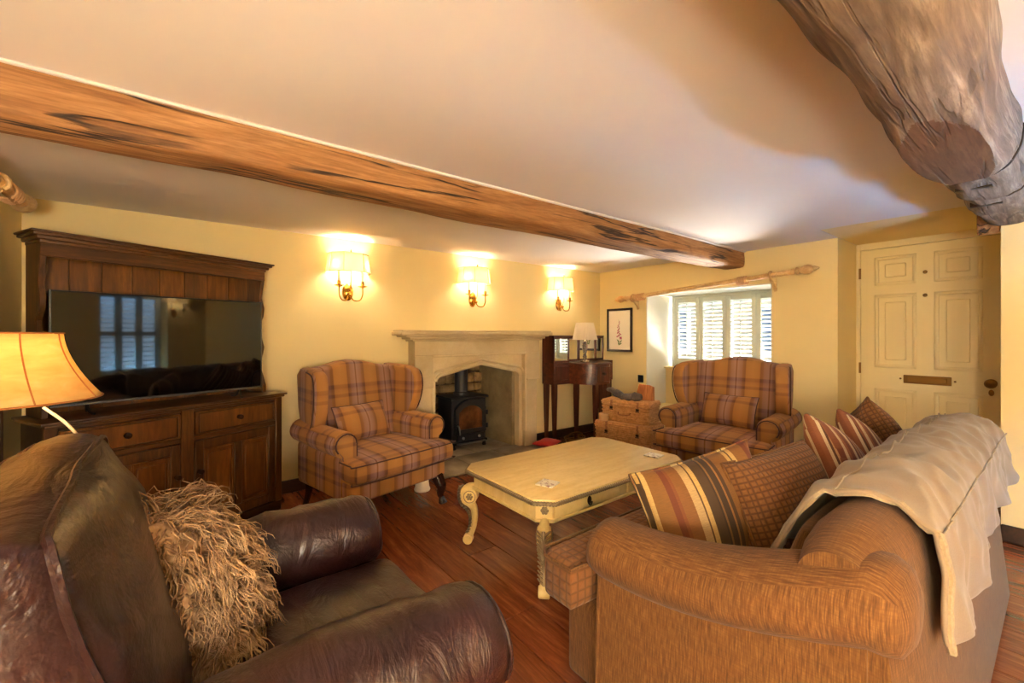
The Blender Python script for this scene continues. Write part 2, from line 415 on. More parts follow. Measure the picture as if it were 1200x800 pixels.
PARCH = m_parch(); PARCHT = MT('parchment_lacing', (170,104,44), .8).m
CANDLE = MT('candle_tube_cream', (236,222,194), .5).m
BULB = MT('lit_bulb', (255,230,190), .4); BULB.b.inputs['Emission Color'].default_value = (1,.8,.5,1); BULB.b.inputs['Emission Strength'].default_value = 14; BULB = BULB.m
WIRE = MT('shade_trim', (176,146,104), .7).m
CRYSTAL = MT('crystal', (236,236,240), .04, 0, Transmission_Weight=.85, IOR=1.5).m
CHROME = MT('chrome', (214,212,210), .15, 1).m
ANTLER = m_stone('antler_bone', (206,188,158), (132,106,76), 12, .35, .5)
WICK = m_stone('willow_wicker', (226,168,106), (192,130,72), 30, .1, .55)
STRAP = MT('tan_leather_strap', (168,112,70), .6).m
BLK = MT('black_plastic', (16,16,17), .3).m
SCREEN = MT('tv_screen_glass', (4,4,5), .035, 0, Specular_IOR_Level=.6).m
BEZEL = MT('tv_bezel_silver', (120,122,126), .25, .9).m
SHUT = MT('shutter_paint', (214,218,206), .5).m
PINE = wood('limed_pole_wood', (196,150,92), (230,194,136), (242,214,162), 'y', 8, .45, 9, .1, .06).m
DRIFT = m_stone('grey_driftwood', (120,106,96), (62,54,52), 10, .8); LOGC = wood('split_log_wood', (120,62,26), (178,106,52), (206,140,80), 'z', 8, .7, 6, 0, .3).m
CARD = MT('pale_wood_box', (214,168,118), .6).m
GLASS = None
def m_glass():
    m = MT('window_glass', (255,255,255), .02); t = m.t
    tr = m.n('ShaderNodeBsdfTransparent'); gl = m.n('ShaderNodeBsdfGlossy'); gl.inputs['Roughness'].default_value = .02
    fr = m.n('ShaderNodeFresnel'); fr.inputs[0].default_value = 1.45
    mx = m.n('ShaderNodeMixShader'); m.link(fr.outputs[0], mx.inputs[0]); m.link(tr.outputs[0], mx.inputs[1]); m.link(gl.outputs[0], mx.inputs[2])
    m.link(mx.outputs[0], t.nodes['Material Output'].inputs[0]); return m.m
GLASS = m_glass()
EXTST = m_stone('street_facade_stone', (172,152,122), (140,120,94), 2, .3)
EXTW = MT('street_window_white', (236,236,232), .5).m
EXTG = MT('street_window_pane', (70,80,92), .1).m
TARMAC = MT('tarmac', (120,120,122), .9).m
PAPER = MT('picture_paper', (240,232,216), .8).m; FRAMEM = wood('picture_frame_wood', (24,14,10), (48,30,22), (64,42,30), 'z', 8, .4).m
PINKP = MT('foxglove_pink', (176,60,104), .8).m; GREENP = MT('foxglove_green', (96,124,70), .8).m
MIRROR = MT('desk_mirror', (206,206,200), .04, 1).m
FUR = MT('mongolian_fur', (176,142,100), .75); FUR.b.inputs['Sheen Weight'].default_value = .05
_h = FUR.n('ShaderNodeObjectInfo'); _a = FUR.noise(FUR.co('Object'), 26, 3)
FUR.color(FUR.ramp(_a, [(.3,(108,76,46)),(.5,(152,116,78)),(.7,(188,156,116))])); FUR = FUR.m
TILE = MT('coaster_tile', (236,228,208), .35)
_a = TILE.noise(TILE.co('Object'), 60, 3); TILE.color(TILE.ramp(_a, [(.35,(150,110,100)),(.5,(236,228,208)),(.7,(240,232,214))])); TILE = TILE.m
OPAL = MT('fill_globe_glow', (255,240,220), .4); OPAL.b.inputs['Emission Color'].default_value = (1,.905,.76,1); OPAL.b.inputs['Emission Strength'].default_value = ADDED_LAMP_E; OPAL = OPAL.m  # glowing surface of the fill globes added behind the camera
# ================================================================== SETTING
CEIL = 2.13
def struct(name, bm, mat, parent=None, label=None, **k):
    o = obj(name, bm, mat, parent, **k)
    if parent is None: tag(o, label, None, None, 'structure')
    return o
# floor: dark bed + individual boards running along Y
bm = B(); box(bm, -5.6, 0.8, -5.9, 0.9, -.12, -.022)
FL = struct('floor', bm, SKIRTM, label='dark reddish wooden board floor of the sitting room')
pl = {}
for L in (1.0, 1.25, 1.5, 1.8):
    bm = B(); box(bm, -.0945, .0945, -L/2+.002, L/2-.002, -.02, 0, .003, 1)
    pl[L] = obj('plank', bm, FLOORM, FL, (0,0,-50)); 
rf = random.Random(3); x = -5.3
while x < .62:
    y = .02 + rf.random()*.0
    first = True
    while y > -5.75:
        L = rf.choice((1.0,1.25,1.5,1.8)); 
        if first: y += rf.random()*.8 - .0; first = False
        inst(pl[L], 'plank', FL, (x+.0965, y-L/2, rf.uniform(-.0008,.0008)), (rf.uniform(-.0004,.0004), 0, 0)); y -= L
    x += .193
for o in pl.values(): bpy.data.objects.remove(o)
# ceiling
bm = B(); box(bm, -5.5, -.45, -5.9, .9, CEIL, CEIL+.35); box(bm, -.45, .9, -2.67, .9, CEIL, CEIL+.35)
struct('ceiling', bm, CEILM, label='low cream plaster ceiling', smooth=False)
bm = B(); box(bm, -.45, .9, -5.9, -2.67, 2.136, 2.5)
struct('ceiling_recess', bm, WALLM, label='raised plaster soffit over the front door', smooth=False)
# fireplace wall with the firebox
FX0, FX1, FZ = -2.62, -1.44, 1.16
bm = B()
box(bm, -5.5, FX0, 0, .9, -.1, CEIL+.02); box(bm, FX1, .9, 0, .9, -.1, CEIL+.02); box(bm, FX0, FX1, 0, .9, FZ, CEIL+.02)
struct('wall_back', bm, WALLM, label='cream plaster wall behind the fireplace', smooth=False)
# left wall
bm = B(); box(bm, -5.6, -5.28, -5.9, .9, -.1, CEIL+.02)
struct('wall_left', bm, WALLM, label='cream plaster wall beside the dresser', smooth=False)
# window wall
WY0, WY1, WZ0, WZ1 = -2.15, -.736, .40, 1.79
bm = B()
box(bm, 0, .62, WY1, .9, -.1, CEIL+.02); box(bm, 0, .62, -2.67, WY0, -.1, CEIL+.1)
box(bm, 0, .62, WY0, WY1, -.1, WZ0); box(bm, 0, .62, WY0, WY1, WZ1, CEIL+.02)
box(bm, .62, .8, -2.72, -2.2, -.1, 2.3)
struct('wall_right', bm, WALLM, label='thick cream plaster wall with the deep window', smooth=False)
# pier beside the door
bm = B(); box(bm, -.43, .8, -5.9, -3.63, -.1, 2.24)
struct('wall_pier', bm, WALLM, label='cream wall pier carrying the trunk beam', smooth=False)
# wall behind the camera with its window
FWX0, FWX1, FWZ0, FWZ1 = -2.05, -1.10, .62, 2.0
bm = B()
box(bm, -5.6, FWX0, -5.9, -5.6, -.1, CEIL+.02); box(bm, FWX1, .8, -5.9, -5.6, -.1, CEIL+.02)
box(bm, FWX0, FWX1, -5.9, -5.6, -.1, FWZ0); box(bm, FWX0, FWX1, -5.9, -5.6, FWZ1, CEIL+.02)
struct('wall_front', bm, WALLM, label='cream plaster wall opposite the fireplace', smooth=False)
# baseboards
def base(name, x0, x1, y0, y1, lab):
    bm = B(); box(bm, x0, x1, y0, y1, 0, .105, .006, 1); struct(name, bm, SKIRTM, label=lab)
base('baseboard_back', -5.28, -2.86, -.018, 0, 'dark wooden skirting behind the dresser')
base('baseboard_corner', -1.17, 0, -.018, 0, 'dark wooden skirting under the corner desk')
base('baseboard_right', -.018, 0, -.73, -.02, 'dark wooden skirting behind the hampers')
base('baseboard_pier', -.448, -.43, -5.6, -3.63, 'dark wooden skirting at the wall pier')
# ------------------------------------------------------------------ window_1 : shutters in the deep recess
WIN = empty('window_1', (0,0,0), 0, 'deep window recess with pale green louvred shutters', None, None, 'structure')
bm = B(); box(bm, 0.002, .60, WY1-.012, WY1+.001, WZ0, WZ1); box(bm, .002, .6, WY0-.001, WY0+.012, WZ0, WZ1); box(bm, .002, .6, WY0, WY1, WZ1-.012, WZ1+.001)
obj('reveal', bm, REVM, WIN, smooth=False)
bm = B(); box(bm, .40, .62, WY0, WY1, WZ0, .862); obj('apron_panel', bm, WALLM, WIN, smooth=False)
bm = B(); box(bm, .36, .60, WY0+.012, WY1-.012, .862, .885, .006); obj('sill', bm, WALLM, WIN)
bm = B(); box(bm, -.02, .40, WY0+.0, WY1-.0, WZ0, WZ0+.02, .005); obj('window_seat', bm, WALLM, WIN)
bm = B(); ys, ye, zs, ze = -2.138, -.80, .885, 1.775
box(bm, .50,.55, ye-.012, ye+.03, zs, ze); box(bm, .50,.55, ys-.0, ys+.012, zs, ze); box(bm, .50,.55, ys, ye, zs, zs+.02); box(bm, .50,.55, ys, ye, ze-.022, ze)
obj('shutter_frame', bm, SHUT, WIN)
pw = (ye-ys-.03)/4
lv = None
for i in range(4):
    y1 = ye-.014-i*pw; y0 = y1-pw+.004
    bm = B(); st = .046
    box(bm, .505,.537, y0, y0+st, zs+.024, ze-.026, .004); box(bm, .505,.537, y1-st, y1, zs+.024, ze-.026, .004)
    box(bm, .505,.537, y0+st, y1-st, zs+.024, zs+.105); box(bm, .505,.537, y0+st, y1-st, ze-.085, ze-.026); 
    box(bm, .5, .508, (y0+y1)/2-.005, (y0+y1)/2+.005, zs+.13, ze-.1)
    sh = obj('shutter', bm, SHUT, WIN)
    z = zs+.128
    while z < ze-.10:
        if lv is None:
            b2 = B(); rr = [(.030*math.cos(a), .0055*math.sin(a)) for a in [k*math.pi/5 for k in range(10)]]
            prism(b2, rr, -(pw-.004-2*st)/2+.001, (pw-.004-2*st)/2-.001, 'y'); lv = obj('louvre', b2, SHUT, sh, (.521,(y0+y1)/2,z), (0,R(20),0))
        else: inst(lv, 'louvre', sh, (.521,(y0+y1)/2,z), (0,R(20),0))
        z += .047
bm = B(); box(bm, .565,.571, ys, ye, zs, ze); obj('pane', bm, GLASS, WIN, smooth=False)
bm = B()
for yy in (-1.47,): box(bm, .572,.60, yy-.03, yy+.03, zs, ze)
box(bm,.572,.6,ys,ye,zs-.02,zs+.05); box(bm,.572,.6,ys,ye,ze-.04,ze+.02); obj('sash', bm, EXTW, WIN)
# ------------------------------------------------------------------ window_2 : shuttered window behind the camera (mirrored in the television)
WIN2 = empty('window_2', (0,0,0), 0, 'shuttered window opposite the fireplace', None, None, 'structure')
bm = B(); box(bm, FWX0, FWX0+.04, -5.80,-5.76, FWZ0, FWZ1); box(bm, FWX1-.04, FWX1, -5.80,-5.76, FWZ0, FWZ1); box(bm, FWX0,FWX1,-5.80,-5.76,FWZ0,FWZ0+.04); box(bm, FWX0,FWX1,-5.80,-5.76,FWZ1-.04,FWZ1)
obj('shutter_frame', bm, SHUT, WIN2)
lw = None; pw2 = (FWX1-FWX0-.08)/3
for i in range(3):
    x0 = FWX0+.04+i*pw2; x1 = x0+pw2-.004; bm = B()
    box(bm, x0,x0+.05,-5.79,-5.765,FWZ0+.04,FWZ1-.04); box(bm, x1-.05,x1,-5.79,-5.765,FWZ0+.04,FWZ1-.04)
    box(bm, x0,x1,-5.79,-5.765,FWZ0+.04,FWZ0+.12); box(bm, x0,x1,-5.79,-5.765,FWZ1-.12,FWZ1-.04); box(bm, x0,x1,-5.79,-5.765,1.27,1.34)
    sh = obj('shutter', bm, SHUT, WIN2)
    for k in range(15):
        z = FWZ0+.16+k*.077
        if abs(z-1.305) < .05: continue
        if lw is None:
            b2 = B(); rr = [(.034*math.cos(a), .005*math.sin(a)) for a in [q*math.pi/4 for q in range(8)]]
            prism(b2, rr, -(pw2-.104)/2, (pw2-.104)/2, 'x'); lw = obj('louvre', b2, SHUT, sh, ((x0+x1)/2,-5.778,z), (R(-12),0,0))
        else: inst(lw, 'louvre', sh, ((x0+x1)/2,-5.778,z), (R(-12),0,0))
bm = B(); box(bm, FWX0,FWX1,-5.86,-5.855,FWZ0,FWZ1); obj('pane', bm, GLASS, WIN2, smooth=False)
# ------------------------------------------------------------------ front door
DO = empty('door_1', (.56,-2.70,0), 0, 'cream six-panel front door with brass letterbox', None, None, 'structure')
DW, DH = .90, 2.075
cols = ((.10,.385),(.495,.775)); rows = ((1.74,2.0),(.99,1.655),(.20,.80))
bm = B(); D0, D1 = 0, .045
def slab(y0,y1,z0,z1): box(bm, D0, D1, -y1, -y0, z0, z1)
slab(0,cols[0][0],0,DH); slab(cols[0][1],cols[1][0],0,DH); slab(cols[1][1],DW,0,DH)
for c0,c1 in cols:
    zz = [0]+[v for r in rows[::-1] for v in r]+[DH]
    for k in range(0,len(zz),2): slab(c0,c1,zz[k],zz[k+1])
obj('door_leaf', bm, DOORM, DO, smooth=False)
for c0,c1 in cols:
    for r0,r1 in rows:
        bm = B(); box(bm, .020,.04,-c1,-c0,r0,r1)
        w_ = .028
        for (a0,a1,b0,b1) in ((c0,c0+w_,r0,r1),(c1-w_,c1,r0,r1),(c0,c1,r0,r0+w_),(c0,c1,r1-w_,r1)): box(bm, .006,.022,-a1,-a0,b0,b1,.007,2)
        box(bm, .010,.024,-c1+.07,-c0-.07,r0+.07,r1-.07,.008,1); obj('panel', bm, DOORM, DO)
bm = B(); box(bm, -.012,.05, .0,.05, 0,2.136); box(bm, -.012,.05,-DW-.05,-DW,0,2.136); box(bm,-.012,.05,-DW,0,DH+.004,2.136); box(bm,-.02,.0,-.0,.035,0,2.136,.005,1)
obj('door_frame', bm, DOORM, DO, smooth=False)
bm = B(); box(bm, -.006,.0,-.60,-.30,.862,.935,.003,1); lb = obj('letterbox', bm, BRASSD, DO)
bm = B(); box(bm, -.014,-.006,-.575,-.325,.876,.92,.004,1); obj('letterbox_flap', bm, BRASSD, lb)
bm = B(); lathe(bm, [(0,0),(.008,0),(.008,.006),(.004,.012),(0,.012)], 10, T(0,-.28,.9,ry=-90)); lathe(bm, [(0,0),(.008,0),(.008,.006),(.004,.012),(0,.012)], 10, T(0,-.62,.9,ry=-90)); obj('letterbox_screw', bm, BRASSD, DO)
for zz in (1.83,1.63):
    bm = B(); lathe(bm, [(0,0),(.013,0),(.015,.005),(.010,.014),(0,.016)], 12, T(0,-.44,zz,ry=-90)); obj('spyhole', bm, BRASSD, DO)
bm = B(); lathe(bm, [(0,0),(.034,0),(.034,.006),(.014,.012),(.012,.035),(.032,.048),(.036,.062),(.026,.076),(0,.08)], 16, T(0,-.82,.905,ry=-90)); kn = obj('knob', bm, BRASSD, DO)
bm = B(); lathe(bm, [(0,0),(.016,0),(.016,.006),(0,.01)], 12, T(0,-.82,.83,ry=-90), 1.6, 1); obj('keyhole_cover', bm, BRASSD, DO)
for zz in (1.86,.98):
    bm = B(); tube(bm, [(-.016,.004,zz-.05),(-.016,.004,zz+.05)], .009, 8); obj('hinge', bm, BRASSD, DO)
# wall strip over/next to the door (keeps the recess shut)
bm = B(); box(bm, .62,.8,-3.7,-2.6,-.1,2.3); struct('wall_door', bm, WALLM, label='wall strip behind the front door', smooth=False)
# ------------------------------------------------------------------ beams
def beam1():
    bm = B(); rings = []; N = 70; x0, x1 = -5.27, -.002
    for i in range(N+1):
        x = x0+(x1-x0)*i/N; r = []
        prof = [(-1.9,2.135)]+[(-1.9,2.11),(-1.9,2.06),(-1.9,2.02),(-1.897,1.985),(-1.885,1.972),(-1.85,1.968),(-1.78,1.967),(-1.71,1.968),(-1.675,1.972),(-1.663,1.985),(-1.66,2.02),(-1.66,2.06),(-1.66,2.135)]
        for (y,z) in prof:
            n1 = noise.noise(Vector((x*1.5, y*4, z*4)))*.012 + noise.noise(Vector((x*5, y*12, z*12)))*.004 + noise.noise(Vector((x*1.1,3.3,1)))*.010
            sgn = -1 if y < -1.78 else 1
            k = min(1,(2.135-z)/.05)
            r.append((x, y+sgn*n1*(1 if abs(y+1.78)>.1 else 0), z - n1*.8*k))
        rings.append(r)
    loft(bm, rings, True, True)
    o = obj('ceiling_beam', bm, BEAMM, ang=60); tag(o, 'long orange-brown oak beam crossing the ceiling above the coffee table', 'beam')
    bm = B(); box(bm, -5.27, -.01, -1.915, -1.895, 2.118, 2.131, .004, 1); obj('plaster_edge', bm, CEILM, o)
beam1()
def beam2():
    N = 480; x0, x1 = -5.27, -.432; bm = B(); rings = []; cut = []
    for i in range(N+1):
        x = x0+(x1-x0)*i/N; r = []
        d = .235+.010*noise.noise(Vector((x*1.2,0,0))); yl, yr = -3.515, -3.775
        yl += .035*noise.noise(Vector((x*1.6,5,0))); yr += .03*noise.noise(Vector((x*1.4,9,0)))
        if x > -2.05: d -= .025; yl -= .012
        if x > -1.5: d -= .025; yl -= .02
        if x > -1.0: d -= .02
        if abs(x+2.05) < .03 or abs(x+1.5) < .025: d -= .014
        d += .075*math.exp(-((x+2.42)/.27)**2); yl += .01*math.exp(-((x+2.42)/.3)**2)
        ex = .55+.30*math.exp(-((x+2.42)/.40)**2)
        for k in range(97):
            a = math.pi*k/96; c, s = math.cos(a), math.sin(a)
            y = (yl+yr)/2 + (yl-yr)/2*math.copysign(abs(c)**.62, c)
            z = CEIL+.01 - (d+.01)*abs(s)**ex
            z -= abs(s)*.012*noise.noise(Vector((x*5,y*10,k*.05))); y += .010*noise.noise(Vector((x*4,k*.1,2)))
            if -2.95 < x < -2.05: z = max(z, CEIL-.246)
            r.append((x,y,z))
        rings.append(r)
    loft(bm, rings, True, True)
    o = obj('trunk_beam', bm, BEAM2M, ang=50); o.data.materials.append(BEAMCUT)
    for p in o.data.polygons:
        c = p.center
        if -2.95 < c.x < -2.05 and abs(c.z-(CEIL-.246)) < .0015 and p.normal.z < -.99: p.material_index = 1
    tag(o, 'gnarled round trunk beam hanging from the ceiling by the front door', 'beam')
    for xx in (-2.05,-1.5):
        bm = B(); pts = []
        for k in range(2,96,2):
            ii = min(range(N+1), key=lambda q: abs(rings[q][0][0]-(xx+.001*k))); pts.append(Vector(rings[ii][k]))
        tube(bm, pts, .006, 6); obj('joint_line', bm, GUN, o)
    for xx in (-1.78,-1.30):
        ii = min(range(N+1), key=lambda q: abs(rings[q][0][0]-xx)); zz = rings[ii][48][2]
        bm = B(); box(bm, xx-.014,xx+.014,-3.69,-3.58,zz-.003,zz+.03); obj('joint_slot', bm, GUN, o)
    bm = B(); prism(bm, [(-.44,2.0),(-.36,2.0),(-.22,1.985),(-.20,1.93),(-.25,1.86),(-.30,1.84),(-.40,1.80),(-.44,1.79)][::-1], -3.66,-3.57,'y',.012,2)
beam2()
bm = B(); prism(bm, [(0,0),(.26,.0),(.26,-.03),(.16,-.05),(.10,-.10),(.045,-.13),(.0,-.15)], -.05,.05,'y',.012,2, M=T(-.42,-3.575,2.08))
tag(obj('beam_corbel', bm, BEAMM), 'small pale wooden corbel under the trunk beam end', 'corbel')
# ------------------------------------------------------------------ outside
ST = empty('house', (9.0,-1.0,0), 0, 'stone house across the street seen through the shutters', 'building')
bm = B(); box(bm, 0,.5,-14,14,-.6,6.5); obj('wall', bm, EXTST, ST, smooth=False)
wf = None
for yy in (-9.5,-6.5,-3.6,-.8,2.2,5.4,8.4):
    for zz in (.7,3.3):
        if wf is None:
            bm = B()
            for (a,b,c,d) in ((-.6,-.5,0,1.5),(.5,.6,0,1.5),(-.6,.6,0,.1),(-.6,.6,1.4,1.5),(-.04,.04,0,1.5),(-.5,.5,.72,.78)): box(bm,-.06,.02,a,b,c,d)
            wf = obj('window', bm, EXTW, ST, (0,yy,zz)); bm = B(); box(bm,-.03,.0,-.5,.5,.1,1.4); wp = obj('pane', bm, EXTG, wf)
        else:
            w2 = inst(wf, 'window', ST, (0,yy,zz)); inst(wp, 'pane', w2)
bm = B(); box(bm, .81, 30, -22, 22, -.7, -.6); tag(obj('street_ground', bm, TARMAC, smooth=False), 'grey street outside the window', None, None, 'structure')
bm = B(); box(bm, -14, 6, -14, -5.95, -.7, -.6); tag(obj('yard_ground', bm, TARMAC, smooth=False), 'grey yard outside the rear window', None, None, 'structure')
# ------------------------------------------------------------------ firebox and fireplace surround
FP = empty('fireplace', (0,0,0), 0, 'carved limestone fireplace surround with a pointed arch', 'fireplace')
for a_,b_ in ((FX0,FX0+.07),(FX1-.075,FX1)):
    bm = B(); box(bm, a_, b_, .0, .72, 0, FZ); obj('firebox_side', bm, RENDERM, FP, smooth=False)
bm = B(); box(bm, FX0,FX1,.68,.76,0,FZ+.05); box(bm, FX0,FX1,0,.76,FZ,FZ+.05); obj('firebox_back', bm, MORTAR, FP, smooth=False)
rs = random.Random(11); z = .03
while z < FZ-.02:
    h = rs.uniform(.07,.13); x = FX0+.05
    while x < FX1-.06:
        w = min(rs.uniform(.10,.24), FX1-.05-x)
        if w > .05:
            bm = B(); box(bm, x+.006, x+w-.006, .645-rs.uniform(0,.03), .69, z+.006, min(z+h-.006,FZ), .016, 2); wobble(bm, .014, (9,9,9), rs.random()*9); obj('stone', bm, RUBBLE, FP)
        x += w
    z += h
bx0, bx1 = -2.78, -1.225; yf = -.15
cx = (bx0+bx1)/2
ox0, ox1 = -2.585, -1.425           # opening in the front face
# front plate with pointed (four-centred) arch: outer block
def arch(i, spring, apex, drop=.0):
    a, b = ox0+i, ox1-i
    L = [(a,0.0),(a,spring-.09)] + [(a+.10-.10*math.cos(R(t)), spring-.09+.07*math.sin(R(t))) for t in (20,40,60,80)]
    L += [(a+.10+(cx-a-.10)*k/4, spring-.02+(apex-spring+.02)*k/4) for k in (0,1,2,3)] + [(cx,apex)]
    Rr = [(2*cx-p[0],p[1]) for p in L[:-1]][::-1]
    return L+Rr
ar = arch(.055, .915, .985)
bm = B()
poly = [(bx0,.0),(bx0,1.22),(bx1,1.22),(bx1,.0)] + [(p[0],p[1]) for p in ar[::-1]]
# split plate: left half / right half as quads between arch and outline keeps faces clean
def plate(bm, arc, top, y0, y1, xl, xr):
    t = B(); n = len(arc); F = []
    for (px,pz) in arc:
        F.append((px,pz))
    up = [(p[0], top) for p in arc]
    for y in (y0,):
        pass
    va = [t.verts.new((p[0],y0,p[1])) for p in arc]; vu = [t.verts.new((p[0],y0,top)) for p in arc]
    vb = [t.verts.new((p[0],y1,p[1])) for p in arc]; vt = [t.verts.new((p[0],y1,top)) for p in arc]
    for i in range(n-1):
        if abs(arc[i][0]-arc[i+1][0]) > 1e-5:
            t.faces.new((va[i],va[i+1],vu[i+1],vu[i])); t.faces.new((vt[i],vt[i+1],vb[i+1],vb[i])); t.faces.new((vu[i],vu[i+1],vt[i+1],vt[i]))
        if 0 < i < n-2: t.faces.new((vb[i],vb[i+1],va[i+1],va[i]))
    merge(bm, t)
    box(bm, xl, arc[0][0], y0, y1, 0, top); box(bm, arc[-1][0], xr, y0, y1, 0, top)
bm = B(); plate(bm, ar, 1.085, -.085, .06, ox0-.005, ox1+.005); obj('inner_arch', bm, STONE, FP, ang=25)
# chamfer roll along the arch
bm = B(); tube(bm, [(p[0],-.09,p[1]) for p in ar[1:-1]], .018, 8); obj('arch_moulding', bm, STONE, FP)
bm = B(); ar2 = arch(.015,.955,1.03); tube(bm, [(p[0],-.105,p[1]) for p in ar2[1:-1]], .014, 8); obj('arch_moulding', bm, STONE, FP)
bm = B(); box(bm, bx0+.02, ox0, yf+.02, 0, 0, .80, .006,1); obj('jamb', bm, STONE, FP)
bm = B(); box(bm, ox1, bx1-.02, yf+.02, 0, 0, .80, .006,1); obj('jamb', bm, STONE, FP)
for (a,b) in ((bx0,ox0),(ox1,bx1)):
    bm = B(); s = .012
    prism(bm, [(a+.02,.775),(a,.81),(a,1.09),(b,1.09),(b,.81),(b,.775)], yf, 0, 'y', .006, 1); obj('corbel_block', bm, STONE, FP)
bm = B(); box(bm, bx0, bx1, yf, 0, 1.088, 1.235, .004, 1); obj('frieze', bm, STONE, FP)
bm = B()
for (o_,y_,z0,z1) in ((.03,-.175,1.225,1.245),(.07,-.20,1.245,1.268),(.12,-.225,1.268,1.285),(.17,-.25,1.285,1.318),(.155,-.24,1.318,1.332)):
    box(bm, bx0-o_, bx1+o_*.7, y_, 0, z0, z1, .008, 2)
obj('mantel_shelf', bm, STONE, FP)
# sunk spandrel frame
bm = B()
box(bm, ox0-.004, ox1+.004, -.152, -.13, 1.07, 1.09, .004,1); box(bm, ox0-.012, ox0+.012, -.148,-.08, .78,1.09,.006,1); box(bm, ox1-.012, ox1+.012, -.148,-.08,.2,1.09,.006,1); box(bm, ox0-.012, ox0+.012, -.148,-.08,.2,.78,.006,1)
obj('label_moulding', bm, STONE, FP)
# hearth slabs
hs = [(-2.60,-2.0,.0,.68),(-2.0,-1.44,.0,.68),(-2.75,-2.28,-.5,-.0),(-2.28,-1.80,-.46,-.0),(-1.80,-1.26,-.48,-.0)]
HE = empty('hearth', (0,0,0), 0, 'grey stone hearth slabs in front of the stove', 'hearth')
for k,(a,b,c,d) in enumerate(hs):
    bm = B(); box(bm, a+.004, b-.004, c+.004, d-.004, .001, .024, .006, 2); wobble(bm, .004, (3,3,3), k); obj('slab', bm, SLAB, HE)
# ------------------------------------------------------------------ wood stove
SV = empty('wood_stove', (-1.95,.20,.024), 0, 'black cast-iron wood-burning stove standing in the fireplace', 'stove')
bm = B(); box(bm, -.225,.225, .02,.34, .075,.545,.012,2); obj('body', bm, IRON, SV)
bm = B(); box(bm, -.245,.245,-.01,.36,.545,.572,.010,2); obj('top_plate', bm, IRON, SV)
bm = B(); box(bm, -.235,.235,-.0,.35,.05,.078,.006,1); obj('base_plate', bm, IRON, SV)
for sx in (-1,1):
    for yy in (.02,.31):
        bm = B(); lathe(bm, [(.022,0),(.026,.01),(.018,.03),(.022,.052)], 10, T(sx*.2,yy,0)); obj('leg', bm, IRON, SV)
bm = B()
o_out = [(-.20,.17),(.20,.17),(.20,.44)]+arc2(0,.30,.244,35,145,10)[0:]+[(-.20,.44)]
inn = [(-.155,.215),(.155,.215),(.155,.40)]+arc2(0,.28,.195,38,142,10)+[(-.155,.40)]
t = B(); n_ = len(inn)
for y0,flip in ((-.02,0),):
    a = [t.verts.new((p[0],-.022,p[1])) for p in o_out]; b = [t.verts.new((p[0],-.022,p[1])) for p in inn]
    a2 = [t.verts.new((p[0],.02,p[1])) for p in o_out]; b2 = [t.verts.new((p[0],.02,p[1])) for p in inn]
    for i in range(n_):
        k = (i+1)%n_
        t.faces.new((a[i],a[k],b[k],b[i])); t.faces.new((a2[k],a2[i],b2[i],b2[k])); t.faces.new((a[k],a[i],a2[i],a2[k])); t.faces.new((b[i],b[k],b2[k],b2[i]))
merge(bm, t); sd = obj('stove_door', bm, IRON, SV)
bm = B(); prism(bm, inn, -.006, .002, 'y'); obj('door_glass', bm, STOVEG, sd)
bm = B(); tube(bm, spline([(-.178,-.03,.27),(-.178,-.055,.26),(-.172,-.06,.22),(-.165,-.06,.17)],5), [.008]*16, 8); obj('door_handle', bm, STEEL, sd)
for zz in (.23,.38):
    bm = B(); tube(bm, [(.213,-.02,zz-.025),(.213,-.02,zz+.025)], .012, 8); obj('hinge', bm, IRON, sd)
bm = B(); box(bm, -.17,.19,-.012,.02,.085,.155,.006,1); ap = obj('ash_panel', bm, IRON, SV)
for xx in (-.10,.11):
    bm = B(); lathe(bm, [(0,0),(.014,0),(.016,.012),(.008,.02),(0,.022)], 12, T(xx,-.012,.12,rx=90)); obj('air_knob', bm, STEEL, ap)
bm = B(); box(bm, -.18,.2,-.05,.0,.058,.068,.004,1); obj('ash_lip', bm, STEEL, SV)
bm = B(); lathe(bm, [(.088,.572),(.088,.60),(.075,.61),(.075,1.4)], 20, T(.0,.20,0)); obj('flue_pipe', bm, IRON2, SV)
